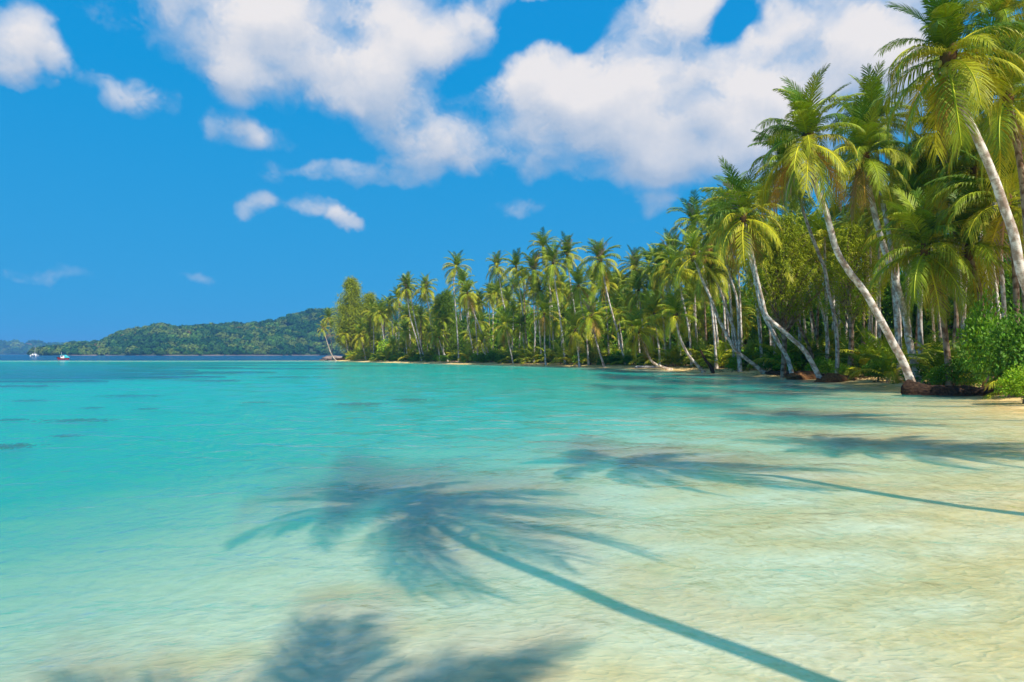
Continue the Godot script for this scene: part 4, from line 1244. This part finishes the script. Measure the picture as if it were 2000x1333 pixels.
func build_small_things() -> void:
	# rocks along the shore
	for a in [[793, 706.5, 1.5, 0.75, "small dark rock in the water off the little far beach", 1], [832, 706.5, 3.0, 1.1, "brown rock at the foot of the crossing pair of palms", 2], [897, 708.5, 2.0, 1.5, "pale grey rock at the waterline beside the round green bush", 3], [972, 709.5, 3.4, 1.9, "large pink-brown rock at the waterline beside the small yellow palm", 4], [999, 706.5, 2.6, 1.9, "brown boulder behind the large rock", 5], [1028, 710, 2.0, 0.8, "low brown rock on the sand past the boulder", 6], [653, 698.5, 9.0, 1.6, "flat rock ledge behind the tip of the point", 7], [632, 704.2, 3.0, 0.5, "low pale rocks awash off the tip of the point", 8], [664, 704.3, 4.0, 0.7, "dark driftwood-covered rock under the feathery tree", 9]]:
		var d: float = EYE * F / (a[1] - HORIZON)
		if a[5] == 7: d = 245.0
		var p := at(a[0], a[1], d)
		var m := mesh_node("shore_rock", lump(Vector3(a[2] * 0.5, a[3] * 0.62, a[2] * 0.42), 10, 50 + a[5], 0.45, 0.13), mats.rock)
		m.position = Vector3(p.x, a[3] * 0.25, p.z)
		tag(m, a[4], "rock")
	# the dark root log that the bent palm grows from, and fallen trunks on the sand
	var logs := [
		[[[1762, 766], [1785, 764], [1815, 762], [1850, 760], [1905, 757], [1965, 752]], 35.0, 33.0, 0.42, "dark wet root log lying along the waterline under the shrubs", 0.6],
		[[[1240, 714], [1268, 716], [1300, 719]], 94.0, 90.0, 0.22, "grey fallen palm trunk lying on the sand", 0.2],
		[[[1500, 732], [1525, 732], [1545, 731]], 63.0, 60.0, 0.24, "dark log on the sand beside the round root clump", 0.4],
		[[[1396, 730], [1388, 716], [1378, 703], [1368, 684]], 71.0, 73.0, 0.17, "dead black snag leaning up out of the water's edge", 0.3],
		[[[978, 707], [990, 706], [1004, 705]], 133.0, 131.0, 0.4, "pale driftwood trunk lying beside the large rock", 0.2],
		[[[655, 704], [676, 703.6], [700, 703.8]], 212.0, 205.0, 0.42, "dark driftwood along the tip of the point", 0.5],
	]
	for a in logs:
		var pts := []
		for k in a[0].size():
			var d: float = lerpf(a[1], a[2], float(k) / (a[0].size() - 1))
			var p := at(a[0][k][0], a[0][k][1], d)
			if a[4].find("snag") < 0: p.y = maxf(ground_height(p.x, p.z), -0.1) + a[3] * 0.45
			elif k == 0: p.y = -0.3
			pts.append(p)
		var path := smooth_path(pts, 9)
		var rad := []
		for k in path.size(): rad.append(a[3] * lerpf(1.25, 0.6, float(k) / path.size()) * clampf(0.35 + 5.0 * float(k) / path.size(), 0.0, 1.0) * clampf(0.3 + 5.0 * (1.0 - float(k) / path.size()), 0.0, 1.0))
		var m := mesh_node("fallen_log", tube(path, rad, 14, a[5]), mats.dark_wood if a[5] > 0.25 else mats.grey_bark)
		tag(m, a[4], "log")
	# catamaran at anchor
	var c := thing("catamaran", "white sailing catamaran with a bare mast anchored before the far shore", "boat", at(67, 696, 620.0) * Vector3(1, 0, 1))
	for sgn in [-1.0, 1.0]:
		var s := Soup.new()
		var ring := []
		for z in [-5.0, -3.5, 0.0, 3.5, 4.8]:
			var k: float = {-5.0: 0.15, -3.5: 0.8, 0.0: 1.0, 3.5: 0.95, 4.8: 0.7}[z]
			ring.append([Vector3(-0.55 * k, 1.15, z), Vector3(-0.35 * k, -0.2, z), Vector3(0.35 * k, -0.2, z), Vector3(0.55 * k, 1.15, z)])
		for k in 4:
			for q in 4: s.quad(ring[k][q], ring[k + 1][q], ring[k + 1][(q + 1) % 4], ring[k][(q + 1) % 4], Color.WHITE)
		s.quad(ring[0][0], ring[0][1], ring[0][2], ring[0][3], Color.WHITE)
		s.quad(ring[4][0], ring[4][1], ring[4][2], ring[4][3], Color.WHITE)
		mesh_node("hull", s.done(), mats.white_paint, c).position.x = sgn * 2.1
	var deck := Soup.new()
	deck.box(Vector3(-2.4, 0.95, -2.4), Vector3(2.4, 1.3, 4.0))
	mesh_node("bridge_deck", deck.done(), mats.white_paint, c)
	var cabin := Soup.new()
	cabin.box(Vector3(-1.5, 1.3, -1.5), Vector3(1.5, 2.3, 2.6))
	var cab := mesh_node("cabin", cabin.done(), mats.white_paint, c)
	var win := Soup.new()
	win.box(Vector3(-0.8, 1.55, 2.6), Vector3(0.8, 2.05, 2.63))
	mesh_node("window", win.done(), mats.window_tint, cab)
	mesh_node("mast", tube([Vector3(0, 2.2, -1.0), Vector3(0, 6.0, -1.0), Vector3(0, 10.0, -1.0)], [0.11, 0.10, 0.07], 6), mats.grey_metal, c)
	mesh_node("boom", tube([Vector3(0, 3.0, -1.0), Vector3(0, 3.0, 2.6)], [0.14, 0.14], 6), mats.white_paint, c)
	c.rotation.y = 0.35
	# fishing boat
	var b := thing("fishing_boat", "small fishing boat with a red hull and turquoise cabin and awning", "boat", at(124, 702.2, 258.0) * Vector3(1, 0, 1))
	var hull := Soup.new()
	var rings := []
	for e in [[-2.6, 0.05, 1.05], [-1.9, 0.5, 0.75], [-0.6, 0.8, 0.5], [0.9, 0.8, 0.48], [2.0, 0.62, 0.6]]:
		rings.append([Vector3(e[0], e[2], -e[1]), Vector3(e[0] * 0.92, -0.25, -e[1] * 0.5), Vector3(e[0] * 0.92, -0.25, e[1] * 0.5), Vector3(e[0], e[2], e[1])])
	for k in 4:
		for q in 4: hull.quad(rings[k][q], rings[k + 1][q], rings[k + 1][(q + 1) % 4], rings[k][(q + 1) % 4], Color.WHITE)
	hull.quad(rings[4][0], rings[4][1], rings[4][2], rings[4][3], Color.WHITE)
	mesh_node("hull", hull.done(), mats.red_paint, b)
	var prow := Soup.new()
	prow.box(Vector3(-2.75, 0.4, -0.12), Vector3(-1.7, 1.1, 0.12))
	mesh_node("prow", prow.done(), mats.dark_paint, b)
	var house := Soup.new()
	house.box(Vector3(-1.0, 0.5, -0.62), Vector3(0.5, 1.75, 0.62))
	var hs := mesh_node("cabin", house.done(), mats.white_paint, b)
	var hw := Soup.new()
	hw.box(Vector3(-0.75, 1.1, 0.62), Vector3(-0.2, 1.5, 0.65))
	mesh_node("window", hw.done(), mats.window_tint, hs)
	var rf := Soup.new()
	rf.box(Vector3(-1.2, 1.75, -0.8), Vector3(0.7, 1.9, 0.8))
	mesh_node("cabin_roof", rf.done(), mats.teal_paint, b)
	var aw := Soup.new()
	aw.quad(Vector3(0.55, 1.95, -0.75), Vector3(2.1, 0.75, -0.75), Vector3(2.1, 0.75, 0.75), Vector3(0.55, 1.95, 0.75), Color.WHITE)
	aw.quad(Vector3(0.55, 1.95, 0.75), Vector3(2.1, 0.75, 0.75), Vector3(2.1, 0.7, 0.75), Vector3(0.55, 0.7, 0.75), Color.WHITE)
	mesh_node("awning", aw.done(), mats.teal_paint, b)
	mesh_node("mast", tube([Vector3(-0.9, 1.9, 0), Vector3(-0.9, 3.0, 0)], [0.05, 0.04], 5), mats.white_paint, b)
	b.rotation.y = 0.15
	b.scale = Vector3.ONE * 0.88
	# thin dark sheets floating just under the surface make the dark streaks
	var sheet_rows := []
	for a in [[270, 738, 190, 3], [420, 742, 110, 3], [560, 735, 120, 2], [90, 744, 160, 3], [40, 752, 130, 4], [250, 768, 110, 4], [60, 777, 70, 3], [180, 790, 40, 3], [150, 813, 120, 6], [20, 812, 60, 4], [290, 792, 40, 2.5], [430, 728, 120, 2.5], [700, 783, 90, 5], [800, 775, 70, 4], [500, 780, 45, 2.5], [20, 860, 80, 9], [130, 841, 50, 4]]:
		sheet_rows.append(a)
	for a in sheet_rows:
		var d: float = EYE * F / (a[1] - HORIZON)
		var rx: float = a[2] / F * d * 0.55
		var rz: float = a[3] / F * d * d / EYE * 0.5
		var p := at(a[0], a[1], d)
		var r := RandomNumberGenerator.new()
		r.seed = int(a[0] * 3 + a[1])
		var nz := FastNoiseLite.new()
		nz.seed = int(a[0] + a[1])
		nz.frequency = 0.9
		nz.fractal_octaves = 4
		var s := Soup.new()
		var top := -0.06 if d > 40.0 else -0.12
		for k in 260:
			var mid := Vector3(clampf(r.randfn() * 0.42, -1.3, 1.3) * rx, top - 0.02 * r.randf(), clampf(r.randfn() * 0.42, -1.3, 1.3) * rz)
			mid.z += rz * 0.5 * nz.get_noise_2d(mid.x / rx * 3.0, 0.0)
			var long := rx * r.randf_range(0.03, 0.12)
			var deep := rz * r.randf_range(0.06, 0.2)
			var ring := []
			for i in 7:
				var an := TAU * i / 7.0
				ring.append(mid + Vector3(cos(an) * long, 0.0, sin(an) * deep) * r.randf_range(0.6, 1.2))
				ring[-1].y = mid.y - 0.015
			for i in 7: s.tri(mid, ring[i], ring[(i + 1) % 7], Color.WHITE, Color.WHITE, Color.WHITE)
		var m := mesh_node("dark_sheet", s.done(), mats.dark_patch)
		m.position = Vector3(p.x, 0, p.z)
		tag(m, "dark patch lying just under the turquoise water", "seaweed", "dark patches in the bay", "stuff")
	# dead fronds lying on the sand, and dry leaf bits washed up along it
	for k in 16:
		var q := rng.randi() % 12 + 1
		var p2 := shore[q].lerp(shore[q + 1], rng.randf())
		var inland := Vector2(1.0, -0.35).normalized() * rng.randf_range(1.2, 3.0)
		p2 += inland
		var gy := ground_height(p2.x, p2.y)
		if gy < 0.06: continue
		var m := mesh_node("fallen_frond", frond_sets.mid[6][k % 2], mats.frond_dry if k % 3 else mats.frond_orange)
		m.transform = Transform3D(Basis(Vector3.UP, rng.randf() * TAU) * Basis(Vector3.RIGHT, -1.15).scaled(Vector3.ONE * 2.4), Vector3(p2.x, gy + 0.08, p2.y))
		tag(m, "dead brown frond lying on the beach sand", "frond", "fallen fronds on the beach")
	var flake := Soup.new()
	flake.tri(Vector3(-0.05, 0, -0.02), Vector3(0.06, 0.012, 0), Vector3(0, 0.004, 0.05), Color.WHITE, Color.WHITE, Color.WHITE)
	flake.tri(Vector3(-0.05, 0, -0.02), Vector3(0.01, 0.02, -0.05), Vector3(0.06, 0.012, 0), Color.WHITE, Color.WHITE, Color.WHITE)
	var where := []
	for k in 22000:
		var q := rng.randi() % 14
		var p2 := shore[q].lerp(shore[q + 1], rng.randf()) + Vector2(1.0, -0.3).normalized() * rng.randf_range(0.3, 16.0)
		var gy := ground_height(p2.x, p2.y)
		if gy > 0.05 and gy < 0.9 and fine_noise.get_noise_2d(p2.x * 9.0, p2.y * 9.0) > -0.05: where.append(Vector3(p2.x, gy + 0.01, p2.y))
	var mm := MultiMesh.new()
	mm.transform_format = MultiMesh.TRANSFORM_3D
	mm.use_colors = true
	mm.mesh = flake.done()
	mm.instance_count = where.size()
	for k in where.size():
		mm.set_instance_transform(k, Transform3D(Basis(Vector3.UP, rng.randf() * TAU).scaled(Vector3.ONE * rng.randf_range(0.7, 2.6)), where[k]))
		mm.set_instance_color(k, Color(0.20, 0.11, 0.055) * rng.randf_range(0.4, 1.3))
	var lt := MultiMeshInstance3D.new()
	lt.multimesh = mm
	lt.material_override = mats.canopy
	lt.name = "leaf_litter"
	add_child(lt)
	tag(lt, "dry brown leaf bits scattered over the beach sand", "leaf litter", "", "stuff")
